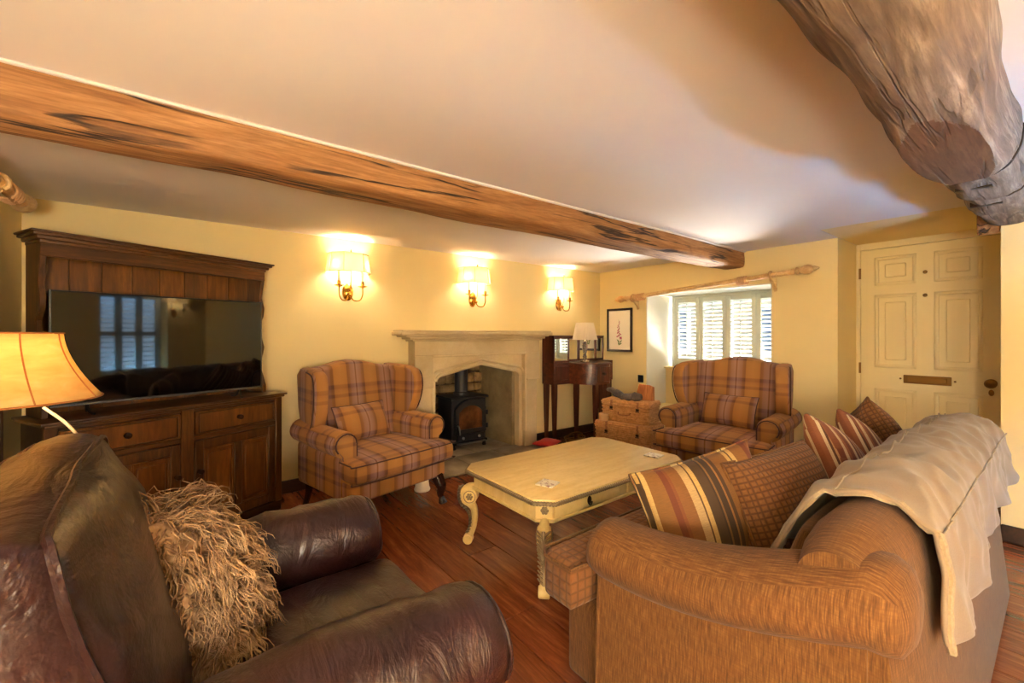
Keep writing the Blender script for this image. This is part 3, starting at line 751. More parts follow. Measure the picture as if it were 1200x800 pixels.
# ================================================================== FURNITURE
# ------------------------------------------------------------------ wing armchairs (front faces local -Y)
def wing_chair():
    t = empty('wing_armchair')
    # base / apron
    g = gridbox(-.385,.385,-.37,.36,.20,.35,(4,4,2),.03,3); bm = merge(B(), g); obj('apron', bm, PLAID, t)
    # T shaped seat cushion with crown
    pts = [(-.29,.24),(-.29,-.24),(-.40,-.26),(-.405,-.40),(-.385,-.445),(0,-.465),(.385,-.445),(.405,-.40),(.40,-.26),(.29,-.24),(.29,.24)]
    bm = B(); prism(bm, pts, .345,.475,'z',.038,4)
    bmesh.ops.triangulate(bm, faces=[f for f in bm.faces if len(f.verts) > 4])
    bmesh.ops.subdivide_edges(bm, edges=[e for e in bm.edges if e.calc_length() > .12], cuts=2, use_grid_fill=True)
    for v in bm.verts:
        if v.co.z > .40:
            k = max(0,1-(v.co.x/.42)**2)*max(0,1-((v.co.y+.1)/.40)**2); v.co.z += .035*k
    sc = obj('seat_cushion', bm, PLAID, t, ang=60)
    for zz in (.468,.352):
        bm = B(); tube(bm, spline(([(-.402,-.27,zz),(-.405,-.40,zz)] if zz>.4 else [(-.40,-.41,zz)])+[(-.38,-.447,zz),(0,-.468,zz+(.004 if zz>.4 else 0)),(.38,-.447,zz)]+([(.405,-.40,zz),(.402,-.27,zz)] if zz>.4 else [(.40,-.41,zz)]),6), .0045, 6); obj('piping', bm, PIPE, sc)
    # arms
    for s in (-1,1):
        prof = [(.285,.22),(.285,.575)]+arc2(.37,.575,.085,180,0,9)+arc2(.37,.575,.085,-15,-80,4)+[(.395,.46),(.395,.22)]
        rings = []
        for (y,k) in ((-.255,.86),(-.27,.97),(-.262,1.0),(-.1,1.0),(.10,.99),(.27,.96),(.33,.95)):
            cy = .34, .45
            rings.append([(s*(cy[0]+(p[0]-cy[0])*k), y if not (y==-.255) else -.272, cy[1]+(p[1]-cy[1])*k + (.02*max(0,(y))/.3)) for p in prof])
        bm = B(); loft(bm, rings); a = obj('armrest', bm, PLAID, t, ang=50)
        # facing panel at the front of the arm
        fp = [(.298,.36),(.298,.575)]+arc2(.365,.575,.064,180,-40,9)+[(.385,.50),(.383,.36)]
        bm = B(); prism(bm, [(s*p[0],p[1]) for p in fp], -.288,-.268,'y',.007,2); fo = obj('arm_facing', bm, PLAID, a)
        bm = B(); tube(bm, [(s*p[0]*1.0,-.287,p[1]) for p in [(.294,.36),(.294,.575)]+arc2(.365,.575,.070,180,-40,10)], .0045, 6); obj('piping', bm, PIPE, a)
    # backrest
    out = [(-.30,.40),(-.315,.70),(-.32,1.00),(-.30,1.035),(-.2,1.05),(-.1,1.078),(0,1.088),(.1,1.078),(.2,1.05),(.30,1.035),(.32,1.00),(.315,.70),(.30,.40)]
    bm = B()
    rings = []
    for (y,k) in ((.17,.955),(.15,.985),(.19,1.0),(.28,1.0),(.31,.97)):
        rings.append([(p[0]*k, y if k!=.955 else .142, .40+(p[1]-.40)*k) for p in out])
    # front face as grid for crown
    loft(bm, rings)
    bmesh.ops.triangulate(bm, faces=[f for f in bm.faces if len(f.verts) > 4])
    for v in bm.verts: v.co.y += (v.co.z-.4)*.17
    obj('backrest', bm, PLAID, t, ang=60)
    # wings
    wo = [(.30,.57),(.10,.60),(.03,.66),(-.015,.76),(-.035,.86),(-.03,.95),(.0,1.01),(.07,1.035),(.2,1.045),(.33,1.045),(.38,1.0),(.36,.75)]
    for s in (-1,1):
        rings = []
        c = (.17,.80)
        for (x,k) in ((.296,.90),(.298,.96),(.315,1.0),(.355,1.0),(.378,.965),(.385,.90)):
            rings.append([(s*(x+max(0,(.22-p[0]))*.20), c[0]+(p[0]-c[0])*k, c[1]+(p[1]-c[1])*k) for p in wo])
        bm = B(); loft(bm, rings); w = obj('wing', bm, PLAID, t, ang=55)
        bm = B(); P = spline([(s*(.392+max(0,(.22-p[0]))*.20), c[0]+(p[0]-c[0])*.90, c[1]+(p[1]-c[1])*.90) for p in wo[1:9]],4); tube(bm, P, .005, 6); obj('piping', bm, PIPE, w)
    # legs
    for s in (-1,1):
        bm = B()
        P = [(s*.325,-.33,.215),(s*.335,-.345,.17),(s*.345,-.36,.12),(s*.34,-.355,.07),(s*.345,-.365,.035),(s*.35,-.375,.0)]
        tube(bm, spline(P,4), [.048-.0012*i if i<8 else max(.018,.040-.0022*(i-6)) if i < 16 else .024+.003*(i-16) for i in range(21)], 10); obj('leg', bm, LEGW, t)
        bm = B(); tube(bm, spline([(s*.32,.30,.21),(s*.32,.32,.12),(s*.325,.37,.0)],4), [.032,.03,.028,.026,.024,.022,.021,.02,.02], 8); obj('leg', bm, LEGW, t)
    return t
W1 = wing_chair(); W1.location = (-3.36,-.67,0); W1.rotation_euler.z = R(13); W1.scale = (1.04,1.02,1.0)
tag(W1, 'ochre plaid wing armchair between the oak dresser and the fireplace', 'armchair', 'plaid wing armchairs')
W2 = copy_tree(W1); W2.location = (-.80,-2.10,0); W2.rotation_euler.z = R(-83); W2.scale = (1.07,1.04,1.0); W2['label'] = 'ochre plaid wing armchair in front of the shuttered window'
def lumbar(loc, rz, rx, lab, seed):
    bm = B(); pillow(bm, .46,.28,.15,14,.05,.004,2.2,.6,.012,seed)
    o = obj('lumbar_cushion', bm, PLAID, None, loc, (R(rx),0,R(rz)), ang=80)
    tag(o, lab, 'cushion', 'plaid lumbar cushions')
    bm = B(); closed_tube(bm, pillow_rim(.462,.282,.05), .004); obj('piping', bm, PIPE, o)
def on_chair(W, p):
    a = W.rotation_euler.z; x, y, z = p
    return (W.location.x+x*math.cos(a)-y*math.sin(a), W.location.y+x*math.sin(a)+y*math.cos(a), z)
lumbar(on_chair(W1,(-.03,.095,.625)), 13+6, -22, 'plaid lumbar cushion on the armchair beside the dresser', 2)
lumbar(on_chair(W2,(-.02,.095,.625)), -83-4, -22, 'plaid lumbar cushion on the armchair by the window', 5)
# ------------------------------------------------------------------ sofa (built in world axes about its floor centre; faces +Y)
SO = empty('sofa', (-2.33,-3.20,0), 0, 'large rust chenille rolled-arm sofa facing the coffee table', 'sofa')
g = gridbox(-1.03,1.03,-.46,.47,.03,.33,(8,4,3),.03,3); bm = merge(B(), g); obj('base', bm, CHEN, SO)
for k in range(2):
    x0, x1 = (-.86,-.005) if k == 0 else (.005,.86)
    e = -1.125 if k == 0 else x0; f = 1.125 if k == 1 else x1
    pts = [(x0,-.18),(x1,-.18)]+([(x1,.33),(f,.35),(f,.48),(f-.04,.525)] if k==1 else [(x1,.48),(x1-.03,.525)])+([(e+.04,.525),(e,.48),(e,.35),(x0,.33)] if k==0 else [(x0+.03,.525),(x0,.48)])
    bm = B(); prism(bm, pts, .33,.495,'z',.04,4)
    bmesh.ops.triangulate(bm, faces=[q for q in bm.faces if len(q.verts)>4]); bmesh.ops.subdivide_edges(bm, edges=[q for q in bm.edges if q.calc_length()>.2], cuts=2, use_grid_fill=True)
    for v in bm.verts:
        if v.co.z > .42:
            xx = (v.co.x-(x0+x1)/2)/.5; v.co.z += .03*max(0,1-xx*xx)*max(0,1-((v.co.y-.15)/.42)**2)
    sc = obj('seat_cushion', bm, SEATW, SO, ang=60)
    bm = B(); tube(bm, [(p[0],p[1],.487) for p in pts[2:]], .006, 6); obj('piping', bm, CHEN, sc)
def sofa_arm(s):
    # rolled arm rising from the front to the back
    rings = []; rolls = []
    N = 14
    for i in range(N+1):
        u = i/N; y = .285-.70*u
        top = .645+.15*(u**1.5) - .02*math.sin(u*math.pi)
        r = .098+.008*u; cxx = .975-.06*u
        cz = top-r
        ring = [(cxx+.085,.04),(cxx+.085,cz-.02)]
        rings.append([(s*(cxx+.095),y,.03),(s*(cxx+.085),y,.2),(s*(cxx+.07),y,cz),(s*(cxx-.06),y,cz),(s*(cxx-.10),y,.3),(s*(cxx-.10),y,.03)])
        rolls.append((cxx+.0,y,cz,r))
    bm = B(); loft(bm, rings)
    a = obj('armrest', bm, CHEN, SO, ang=30)
    bm = B(); rr = []
    ext = [(rolls[0][0],rolls[0][1]+.055,rolls[0][2]-.004,.035),(rolls[0][0],rolls[0][1]+.05,rolls[0][2]-.002,.07),(rolls[0][0],rolls[0][1]+.03,rolls[0][2],.092)]+rolls
    l = rolls[-1]; ext += [(l[0],l[1]-.03,l[2]-.002,l[3]*.97),(l[0],l[1]-.055,l[2]-.006,l[3]*.85),(l[0],l[1]-.07,l[2]-.01,l[3]*.55),(l[0],l[1]-.074,l[2]-.012,l[3]*.2)]
    seg = 22
    for (x,y,z,r) in ext:
        rr.append([(s*(x+r*1.22*math.cos(2*math.pi*k/seg)), y, z+r*math.sin(2*math.pi*k/seg)) for k in range(seg)])
    loft(bm, rr); obj('arm_roll', bm, CHENH, a, ang=80)
    bm = B(); P = [(s*(rolls[0][0]+.088),.29,.05),(s*(rolls[0][0]+.08),.29,.3),(s*(rolls[0][0]+.066),.293,.5)]; tube(bm, spline(P,5), .008, 6); obj('piping', bm, CHEN, a)
sofa_arm(-1); sofa_arm(1)
# back: leaning slab with round top
def sofa_back():
    prof = []
    for (y,z) in [(-.20,.33),(-.22,.50),(-.245,.66),(-.262,.72)]: prof.append((y,z))
    prof += arc2(-.355,.735,.098,8,172,12)
    prof += [(-.462,.70),(-.48,.55),(-.50,.35),(-.515,.04),(-.30,.04)]
    N = 24; bm = B(); rings = []
    for i in range(N+1):
        x = -.985+1.97*i/N; e = min(1,min(i,N-i)/2.0); k = .80+.20*math.sqrt(e)
        rings.append([(x, -.36+(y+.36)*(k if z>.3 else 1), z if z < .6 else .6+(z-.6)*k) for (y,z) in prof])
    loft(bm, rings); obj('backrest', bm, CHEN, SO, ang=45)
sofa_back()
# back cushions of the sofa (under the throw)
for k in range(2):
    bm = B(); pillow(bm, .82,.33,.10,12,.03,.01,3.2,.5,.004,k+3); obj('back_cushion', bm, CHEN, SO, (-.43+.86*k,-.215,.60), (R(14),0,0), ang=80)
for sx in (-1,1):
    for yy in (-.42,.36):
        bm = B(); lathe(bm, [(.02,0),(.03,.03),(.03,.035)], 10, T(sx*.95,yy,0)); obj('foot', bm, LEGW, SO)
# ------------------------------------------------------------------ scatter cushions
def cushion(name, w, h, t, mat, loc, rot, lab, grp=None, seed=1, ear=.06, pipe=None, q=.5, wr=.010):
    bm = B(); pillow(bm, w,h,t,16,ear,.004,2.3,q,wr,seed); o = obj(name, bm, mat, None, loc, tuple(R(a) for a in rot), ang=80)
    tag(o, lab, 'cushion', grp)
    if pipe: bm = B(); closed_tube(bm, pillow_rim(w+.003,h+.003,ear), .0055); obj('piping', bm, pipe, o)
    return o
cushion('striped_cushion', .50,.40,.21, STRIPE1, (-2.91,-3.04,.62), (-14,-14,-30), 'gold, brown and red striped cushion leaning behind the near sofa arm', 'striped cushions', 1, .07, STRIPE1)
cushion('waffle_cushion', .50,.44,.22, WAFFLE, (-2.66,-3.235,.62), (-24,-4,-12), 'rust waffle-weave cushion between the two striped cushions', 'rust waffle cushions', 2, .03, CHEN, .5)
cushion('striped_cushion', .48,.44,.21, STRIPE2, (-2.02,-3.23,.65), (-28,22,0), 'cream and rust striped cushion leaning in front of the beige throw', 'striped cushions', 3, .10, None)
cushion('striped_cushion', .44,.42,.18, STRIPE2, (-1.68,-3.25,.65), (-28,24,2), 'cream and rust striped cushion, farther one half hidden by its twin', 'striped cushions', 4, .10, None)
cushion('waffle_cushion', .44,.42,.20, WAFFLE, (-1.42,-3.24,.68), (-24,26,30), 'rust waffle-weave cushion standing tilted at the far sofa arm', 'rust waffle cushions', 5, .05, CHEN)
# ------------------------------------------------------------------ throw over the sofa back
def throw():
    prof = [(-3.33,.62),(-3.36,.70),(-3.40,.78),(-3.44,.832),(-3.50,.858),(-3.56,.864),(-3.615,.85),(-3.658,.82),(-3.685,.775),(-3.70,.72),(-3.71,.67),(-3.72,.63)]
    P = spline([(0,a,b) for a,b in prof],3); M_ = len(P); N = 110; t = B(); V = []
    for i in range(N+1):
        u = i/N; row = []
        for j,p in enumerate(P):
            v = j/(M_-1)
            x = -3.13+1.91*u + (.10*math.sin(v*math.pi*1.0) - .16*abs(v-.45)*(1-u)*-.4)*(1-u) + .05*noise.noise(Vector((v*4,u*2,1)))*(1-u)
            y, z = p.y, p.z
            wv = Vector((u*9+1.5*v, v*3.0, 2.2)); rg = lambda q: (1-min(1,abs(noise.noise(q))*3.2))**2
            n1 = noise.noise(wv)*.014 + rg(Vector((u*13+v*4, v*3.0, 7.7)))*.016 + rg(Vector((u*8-v*3, v*5.0+2, 3.3)))*.014 + .006*noise.noise(Vector((u*34,v*14,5)))
            puff = .010*math.sin(u*math.pi*7)**2
            ny, nz = (y+3.56), (z-.55); L = math.hypot(ny,nz) or 1
            k = n1+puff
            y += ny/L*k; z += nz/L*k
            if v > .75: z += -.05*(v-.75)*4*(.5+noise.noise(Vector((u*3,1,4))) + .9*(1-u)**2); y -= .012*math.sin(u*30)*(v-.75)*4
            if v < .12 : z -= .06*(.12-v)*8*(.4+noise.noise(Vector((u*4,6,4))))
            row.append(t.verts.new((x,y,z)))
        V.append(row)
    for i in range(N):
        for j in range(M_-1): t.faces.new((V[i][j],V[i+1][j],V[i+1][j+1],V[i][j+1]))
    o = obj('throw_blanket', t, BLANKET, ang=80)
    md = o.modifiers.new('thick','SOLIDIFY'); md.thickness = .014; md.offset = -1
    md = o.modifiers.new('smooth','SUBSURF'); md.levels = 1; md.render_levels = 1
    tag(o, 'crumpled beige quilted throw draped over the sofa back', 'blanket')
    # fleecy hem at the near edge
    bm = B(); pts = [V_ for V_ in [tuple(v.co) for v in o.data.vertices][0:M_]]
    tube(bm, [(p[0]+.01,p[1],p[2]-.012) for p in pts], .009, 6); wobble(bm, .005, (60,60,60)); obj('fleece_edge', bm, FLEECE, o)
    # quilting seams
    for jj in (M_//3, 2*M_//3+2):
        bm = B(); vs2 = [tuple(v.co) for v in o.data.vertices]; tube(bm, [Vector(vs2[i*M_+jj])+Vector((0,-.001,.003)) for i in range(0,N+1)], .003, 5); obj('seam', bm, FLEECE, o)
throw()
# ------------------------------------------------------------------ leather armchair (front faces local -Y)
LC = empty('leather_armchair', (-4.37,-2.67,0), 92, 'dark brown leather armchair with rolled arms holding the shaggy cushion', 'armchair')
def soft(bm, amp, sc, seed): wobble(bm, amp, sc, seed); return bm
g = gridbox(-.38,.38,-.38,.42,.05,.37,(5,5,3),.03,3); bm = merge(B(), g); obj('base', bm, LEATHER, LC)
bm = merge(B(), gridbox(-.25,.25,-.46,.30,.35,.515,(10,12,3),.05,4))
for v in bm.verts:
    if v.co.z > .45: v.co.z += .035*max(0,1-(v.co.x/.27)**2)*max(0,1-((v.co.y+.1)/.42)**2)
soft(bm, .008, (8,4,4), 1); obj('seat_cushion', bm, LEATHER, LC, ang=80)
for s in (-1,1):
    rings = []; seg = 26
    ys_ = [(-.452,.25),(-.449,.55),(-.438,.80),(-.415,.93),(-.37,1.0),(-.25,1.03),(-.1,1.02),(.1,1.0),(.25,1.0),(.40,1.0)]
    for (y,k) in ys_:
        r = .118*k; z0 = .575+.012*math.sin((y+.4)*4)
        rings.append([(s*(.36+r*1.12*math.cos(2*math.pi*j/seg)), y, z0+r*math.sin(2*math.pi*j/seg)) for j in range(seg)])
    bm = B(); loft(bm, rings); 
    bmesh.ops.subdivide_edges(bm, edges=[e for e in bm.edges if abs(e.verts[0].co.y-e.verts[1].co.y) > .08], cuts=3)
    soft(bm, .013, (12,18,12), 4+s); a = obj('armrest', bm, LEATHER, LC, ang=80)
    bm = merge(B(), gridbox(s*.35-.085,s*.35+.085,-.42,.42,.04,.575,(3,6,5),.025,3)); soft(bm, .006, (6,6,6), 2); obj('arm_panel', bm, LEATHER, a, ang=80)
    bm = B(); tube(bm, [(s*(.36+.112*1.06*math.cos(R(q))), -.428, .575+.104*math.sin(R(q))) for q in range(0,361,15)], .004, 5); obj('seam', bm, LEATHER, a)
# outer back
bm = B(); prism(bm, [(.36,.05),(.36,.78),(.40,.82),(.46,.82),(.50,.76),(.48,.05)], -.41,.41,'x',.04,4); obj('back_frame', bm, LEATHER, LC)
# big boxed back cushion
def rrect(w, h, r, y, n=6):
    P = []
    for cx_, cz_, a0 in ((w/2-r,h/2-r,0),(-w/2+r,h/2-r,90),(-w/2+r,-h/2+r,180),(w/2-r,-h/2+r,270)):
        P += [(cx_+r*math.cos(R(a0+90*k/n)), y, cz_+r*math.sin(R(a0+90*k/n))) for k in range(n+1)]
    Q = []
    for k in range(len(P)):
        a, b = Vector(P[k]), Vector(P[(k+1)%len(P)]); m_ = max(1,int((b-a).length/.06))
        Q += [a+(b-a)*(q/m_) for q in range(m_)]
    return Q
CW, CH, CD = .80, .60, .16
def puff(c):
    fx_, fz_ = max(0,1-(c.x/(CW/2))**2), max(0,1-(c.z/(CH/2))**2)
    y = c.y + (1 if c.y > 0 else -1)*(.075 if c.y < 0 else .045)*(fx_*fz_)**.55*min(1,abs(c.y)/(CD/2*.9))
    k = 1-.35*(c.y/(CD/2))**2 if abs(c.y) < CD/2 else .65
    e = .030*(1-min(1,abs(c.y)/(CD/2))**2)
    z = c.z + (e*(1 if c.z>0 else -1) if abs(c.z) > CH/2-.03 else 0); x = c.x + (e*(1 if c.x>0 else -1) if abs(c.x) > CW/2-.03 else 0)
    w_ = noise.noise(Vector((c.x*4,c.y*5,c.z*9)))*.012+noise.noise(Vector((c.x*9,c.y*9+4,c.z*3)))*.008
    return Vector((x + w_*.4, y+w_*(1 if y>0 else -1), z-.02*(c.x/(CW/2))**2*(1 if c.z>0 else 0)+w_*.5))
bm = merge(B(), gridbox(-CW/2,CW/2,-CD/2,CD/2,-CH/2,CH/2,(18,6,16),.025,3))
for v in bm.verts: v.co = puff(v.co)
bk = obj('back_cushion', bm, LEATHER, LC, (0,.30,.722), (R(-14),0,0), ang=80)
for yy in (-CD/2,CD/2):
    bm = B(); closed_tube(bm, [puff(Vector((p.x*.996,p.y*.97,p.z*.996))) for p in rrect(CW,CH,.03,yy)], .0065, 6); obj('piping', bm, LEATHER, bk)
bm = B()
for yy in (.038,.052): closed_tube(bm, [puff(Vector((p.x*1.002,p.y,p.z*1.002))) for p in rrect(CW,CH,.012,yy)], .0022, 5)
obj('stitching', bm, STITCH, bk)
# ------------------------------------------------------------------ shaggy fur cushion
def fur_cushion():
    bm = B(); pillow(bm, .36,.36,.17,16,.02,.01,2.2,.6,.01,9)
    c = obj('shaggy_cushion', bm, FUR, None, (-4.47,-2.55,.69), (R(-24),R(8),R(80)), ang=80)
    tag(c, 'shaggy tan sheepskin cushion on the leather armchair', 'cushion')
    rr = random.Random(5); t = B(); polys = c.data.polygons; bm2 = B(); bm2.from_mesh(c.data); bm2.faces.ensure_lookup_table()
    tot = [f.calc_area() for f in bm2.faces]; fs = bm2.faces[:]
    Rm = c.rotation_euler.to_matrix(); down = Rm.inverted() @ Vector((0,0,-1))
    locks = []
    for f in rr.choices(fs, weights=tot, k=560):
        p = f.calc_center_median(); n = f.normal.copy()
        d = (n*.8 + Vector((rr.uniform(-1,1),rr.uniform(-1,1),rr.uniform(-1,1)))*.75 + down*.25).normalized()
        locks.append((p, n, d, rr.uniform(.075,.135), rr.random()*6.3))
    for (p0, n, d0, L0, ph) in locks:
        for q_ in range(9):
            off = Vector((rr.gauss(0,1),rr.gauss(0,1),rr.gauss(0,1))); off -= n*off.dot(n); off *= .011
            q = p0 + off; pts = [q - n*.006]; d = (d0 + off*6).normalized(); L = L0*rr.uniform(.75,1.1); K = 8; am = rr.uniform(.002,.005)
            for k in range(K):
                d = (d + down*.30 - off*4.0*(k/K) + Vector((noise.noise(q*26),noise.noise(q*26+Vector((3,3,3))),noise.noise(q*26+Vector((7,7,7)))))*.22).normalized()
                q = q + d*L/K
                sd = d.cross(n); sd = sd.normalized() if sd.length > .01 else n
                pts.append(q + (sd*math.sin(ph+k*1.6) + n*math.cos(ph+k*1.6)*.6)*am*(1+k*.15))
            r0 = rr.uniform(.0020,.0032)
            tube(t, pts, [r0*(1-.75*(k/K)) for k in range(K+1)], 3)
    bm2.free()
    o = obj('fur', t, FUR, c, ang=180, uv=False); o['kind'] = 'stuff'
fur_cushion()
# ------------------------------------------------------------------ coffee table
CT = empty('coffee_table', (-2.50,-1.97,0), 0, 'cream painted coffee table with gilt rope edge and scroll legs', 'table')
tx, ty = .635, .385
def oct8(a, b, c): return [(-a+c,-b),(a-c,-b),(a,-b+c),(a,b-c),(a-c,b),(-a+c,b),(-a,b-c),(-a,-b+c)]
bm = B(); prism(bm, oct8(tx,ty,.075), .455,.48,'z',.005,2); obj('table_top', bm, CREAM, CT, ang=30)
bm = B(); prism(bm, oct8(tx-.035,ty-.035,.065), .365,.456,'z'); obj('apron', bm, CREAM, CT, ang=20)
bm = B(); prism(bm, oct8(tx-.026,ty-.026,.065), .352,.368,'z',.005,2); obj('lower_moulding', bm, CREAM, CT, ang=30)
bm = B(); P = oct8(tx+.006,ty+.006,.078)
for i in range(8):
    a, b = Vector(P[i]+(0,)), Vector(P[(i+1)%8]+(0,)); L = (b-a).length; n_ = max(3,int(L/.0155)); d = (b-a).normalized()
    for k in range(n_):
        c = a+(b-a)*((k+.5)/n_); az = math.degrees(math.atan2(d.y,d.x))
        lathe(bm, [(.0005,-.014),(.0085,-.009),(.0108,0),(.0085,.009),(.0005,.014)], 6, T(c.x,c.y,.461,rz=az) @ T(0,0,0,ry=50))
rp = obj('rope_edge', bm, GILT, CT)
for k,xx in enumerate((-.29,.29)):
    bm = B(); box(bm, xx-.25,xx+.25,-(ty-.035)-.014,-(ty-.035)+.01,.374,.446,.006,2); dr = obj('drawer', bm, CREAM, CT)
    bm = B(); lathe(bm, [(0,0),(.020,0),(.018,.004),(.009,.007),(0,.008)], 14, T(xx,-(ty-.035)-.014,.412,rx=90), .8, 1.15); tube(bm, [(xx+.013*math.cos(R(a)),-(ty-.035)-.022,.405+.017*math.sin(R(a))) for a in range(180,361,20)], .0035, 6); obj('pull', bm, GUN, dr)
for sx in (-1,1):
    for sy in (-1,1):
        ca = math.degrees(math.atan2(sy,sx)); px, py = sx*(tx-.066), sy*(ty-.066)
        lg = None
        # scroll in the diagonal plane: x' outward
        S = spline([(.0,0,.352),(.040,0,.345),(.070,0,.315),(.066,0,.27),(.035,0,.248),(.012,0,.225),(.004,0,.17),(.012,0,.11),(.030,0,.065),(.048,0,.035)],5)
        rad = [.024+.003*math.sin(min(1,i/22)*math.pi) if i < 22 else .027-.008*math.sin((i-22)/23*math.pi) for i in range(len(S))]
        M0 = T(px,py,0,rz=ca)
        bm = B(); tube(bm, S, rad, 10, True, M0); lathe(bm, [(0,-.034),(.042,-.034),(.047,-.029),(.047,.029),(.042,.034),(0,.034)], 20, M0 @ T(.030,0,.298,rx=90)); lathe(bm, [(0,-.028),(.026,-.028),(.030,-.022),(.030,.022),(.026,.028),(0,.028)], 16, M0 @ T(.045,0,.030,rx=90))
        lg = obj('leg', bm, CREAM, CT)
        bm = B()
        for sd in (-1,1):
            for q in range(6):
                a = q*60; lathe(bm, [(0,0),(.008,.001),(.006,.006),(0,.008)], 7, M0 @ T(.030+.015*math.cos(R(a)), sd*.034, .298+.015*math.sin(R(a)), rx=-90*sd))
            lathe(bm, [(0,0),(.008,.002),(0,.011)], 8, M0 @ T(.030,sd*.034,.298,rx=-90*sd))
            closed_tube(bm, [M0 @ Vector((.030+.036*math.cos(R(a)), sd*.0345, .298+.036*math.sin(R(a)))) for a in range(0,360,20)], .003, 5)
        obj('scroll_rosette', bm, GILT, lg)
        bm = B()   # acanthus leaf on the outer face
        spn = spline([(.098,0,.350),(.107,0,.315),(.106,0,.275),(.090,0,.240),(.060,0,.215),(.040,0,.175),(.036,0,.13),(.044,0,.09),(.060,0,.065)],4)
        tube(bm, spn, [.009-.00012*i for i in range(len(spn))], 6, True, M0)
        for k in range(2,len(spn)-2,2):
            p = spn[k]
            for sd in (-1,1):
                tube(bm, spline([(p.x-.004,0,p.z-.012),(p.x-.004,sd*.016,p.z+.004),(p.x-.020,sd*.034,p.z+.012)],3), [.008,.0085,.008,.007,.006,.005,.003], 5, True, M0)
        obj('acanthus_carving', bm, GILT, lg)
        bm = B(); cxr = Vector((sx*(tx-.035-.0325), sy*(ty-.035-.0325), .41))
        for q in range(6): lathe(bm, [(0,0),(.009,.001),(.007,.007),(0,.009)], 7, T(cxr.x,cxr.y,cxr.z,rz=ca) @ T(.001,.013*math.cos(R(q*60)),.013*math.sin(R(q*60)),ry=90))
        lathe(bm, [(0,0),(.010,.003),(0,.013)], 8, T(cxr.x,cxr.y,cxr.z,rz=ca) @ T(.001,0,0,ry=90)); obj('corner_rosette', bm, GILT, CT)
for (x,y,rz,lab) in ((-2.935,-2.165,20,'floral tile coaster at the near corner of the coffee table'),(-2.01,-2.20,8,'floral tile coaster at the far end of the coffee table')):
    bm = B(); box(bm, -.05,.05,-.05,.05,0,.008,.002,1); o = obj('coaster', bm, TILE, None, (x,y,.4805), (0,0,R(rz))); tag(o, lab, 'coaster', 'tile coasters')
# ------------------------------------------------------------------ dresser (front faces local -Y; origin at front-centre of the floor)
DA = 25.5
dl, dr_ = Vector((-5.045,-.845,0)), Vector((-3.91,-.385,0))
DC = (dl+dr_)/2; DWD = 1.24; DDEP = .36
DRS = empty('dresser', (DC.x,DC.y,0), DA, 'dark oak dresser with plate-rack back standing across the corner', 'dresser')
hw = DWD/2; WT = .865
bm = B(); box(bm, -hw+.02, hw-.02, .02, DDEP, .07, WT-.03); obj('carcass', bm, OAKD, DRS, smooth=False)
bm = B(); box(bm, -hw,hw,-.025,DDEP+.002,WT-.03,WT-.012,.008,2); box(bm, -hw-.015,hw+.015,-.035,DDEP+.004,WT-.014,WT,.006,2); obj('worktop', bm, OAKH, DRS)
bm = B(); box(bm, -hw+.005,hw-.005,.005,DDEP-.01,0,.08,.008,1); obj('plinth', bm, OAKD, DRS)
for x0,x1 in ((-hw+.005,-hw+.055),(-.035,.035),(hw-.055,hw-.005)):
    bm = B(); box(bm, x0,x1,.002,.03,.075,WT-.03,.004,1); obj('stile', bm, OAK, DRS)
bm = B(); box(bm, -hw+.05,hw-.05,.006,.03,.635,.665,.003,1); box(bm, -hw+.05,hw-.05,.006,.03,.815,.838,.003,1); obj('rail', bm, OAKH, DRS)
def knob(x,y,z,par,r=.017):
    bm = B(); lathe(bm, [(0,0),(r*.8,0),(r*.5,.008),(r*.55,.014),(r,.022),(r*.9,.031),(0,.035)], 14, T(x,y,z,rx=90)); return obj('knob', bm, GUN, par)
for s in (-1,1):
    x0, x1 = sorted((s*.04, s*(hw-.06)))
    bm = B(); box(bm, x0,x1,-.004,.03,.668,.812,.004,1); dw = obj('drawer', bm, OAKP, DRS)
    bm = B()
    for (a,b,c,d) in ((x0+.014,x1-.014,.676,.684),(x0+.014,x1-.014,.796,.804),(x0+.014,x0+.022,.676,.804),(x1-.022,x1-.014,.676,.804)): box(bm,a,b,-.011,-.003,c,d,.003,1)
    obj('drawer_moulding', bm, OAKH, dw); knob((x0+x1)/2,-.004,.74,dw)
    bm = B(); z0, z1 = .09, .632; xm = (x0+x1)/2; st = .05
    for (a,b,c,d) in ((x0,x0+st,z0,z1),(x1-st,x1,z0,z1),(x0+st,x1-st,z0,z0+.06),(x0+st,x1-st,z1-.06,z1),(xm-st/2,xm+st/2,z0+.06,z1-.06)): box(bm,a,b,.0,.03,c,d,.004,1)
    dd = obj('door', bm, OAK, DRS)
    for (a,b) in ((x0+st,xm-st/2),(xm+st/2,x1-st)):
        bm = B(); box(bm, a,b,.014,.03,z0+.06,z1-.06); box(bm, a+.022,b-.022,.004,.018,z0+.09,z1-.09,.012,1); 
        for (p,q,c,d) in ((a,a+.010,z0+.06,z1-.06),(b-.010,b,z0+.06,z1-.06),(a,b,z0+.06,z0+.07),(a,b,z1-.07,z1-.06)): box(bm,p,q,.003,.02,c,d,.003,1)
        obj('panel', bm, OAKP, dd)
    knob(s*.062,.0,.44,dd,.016)
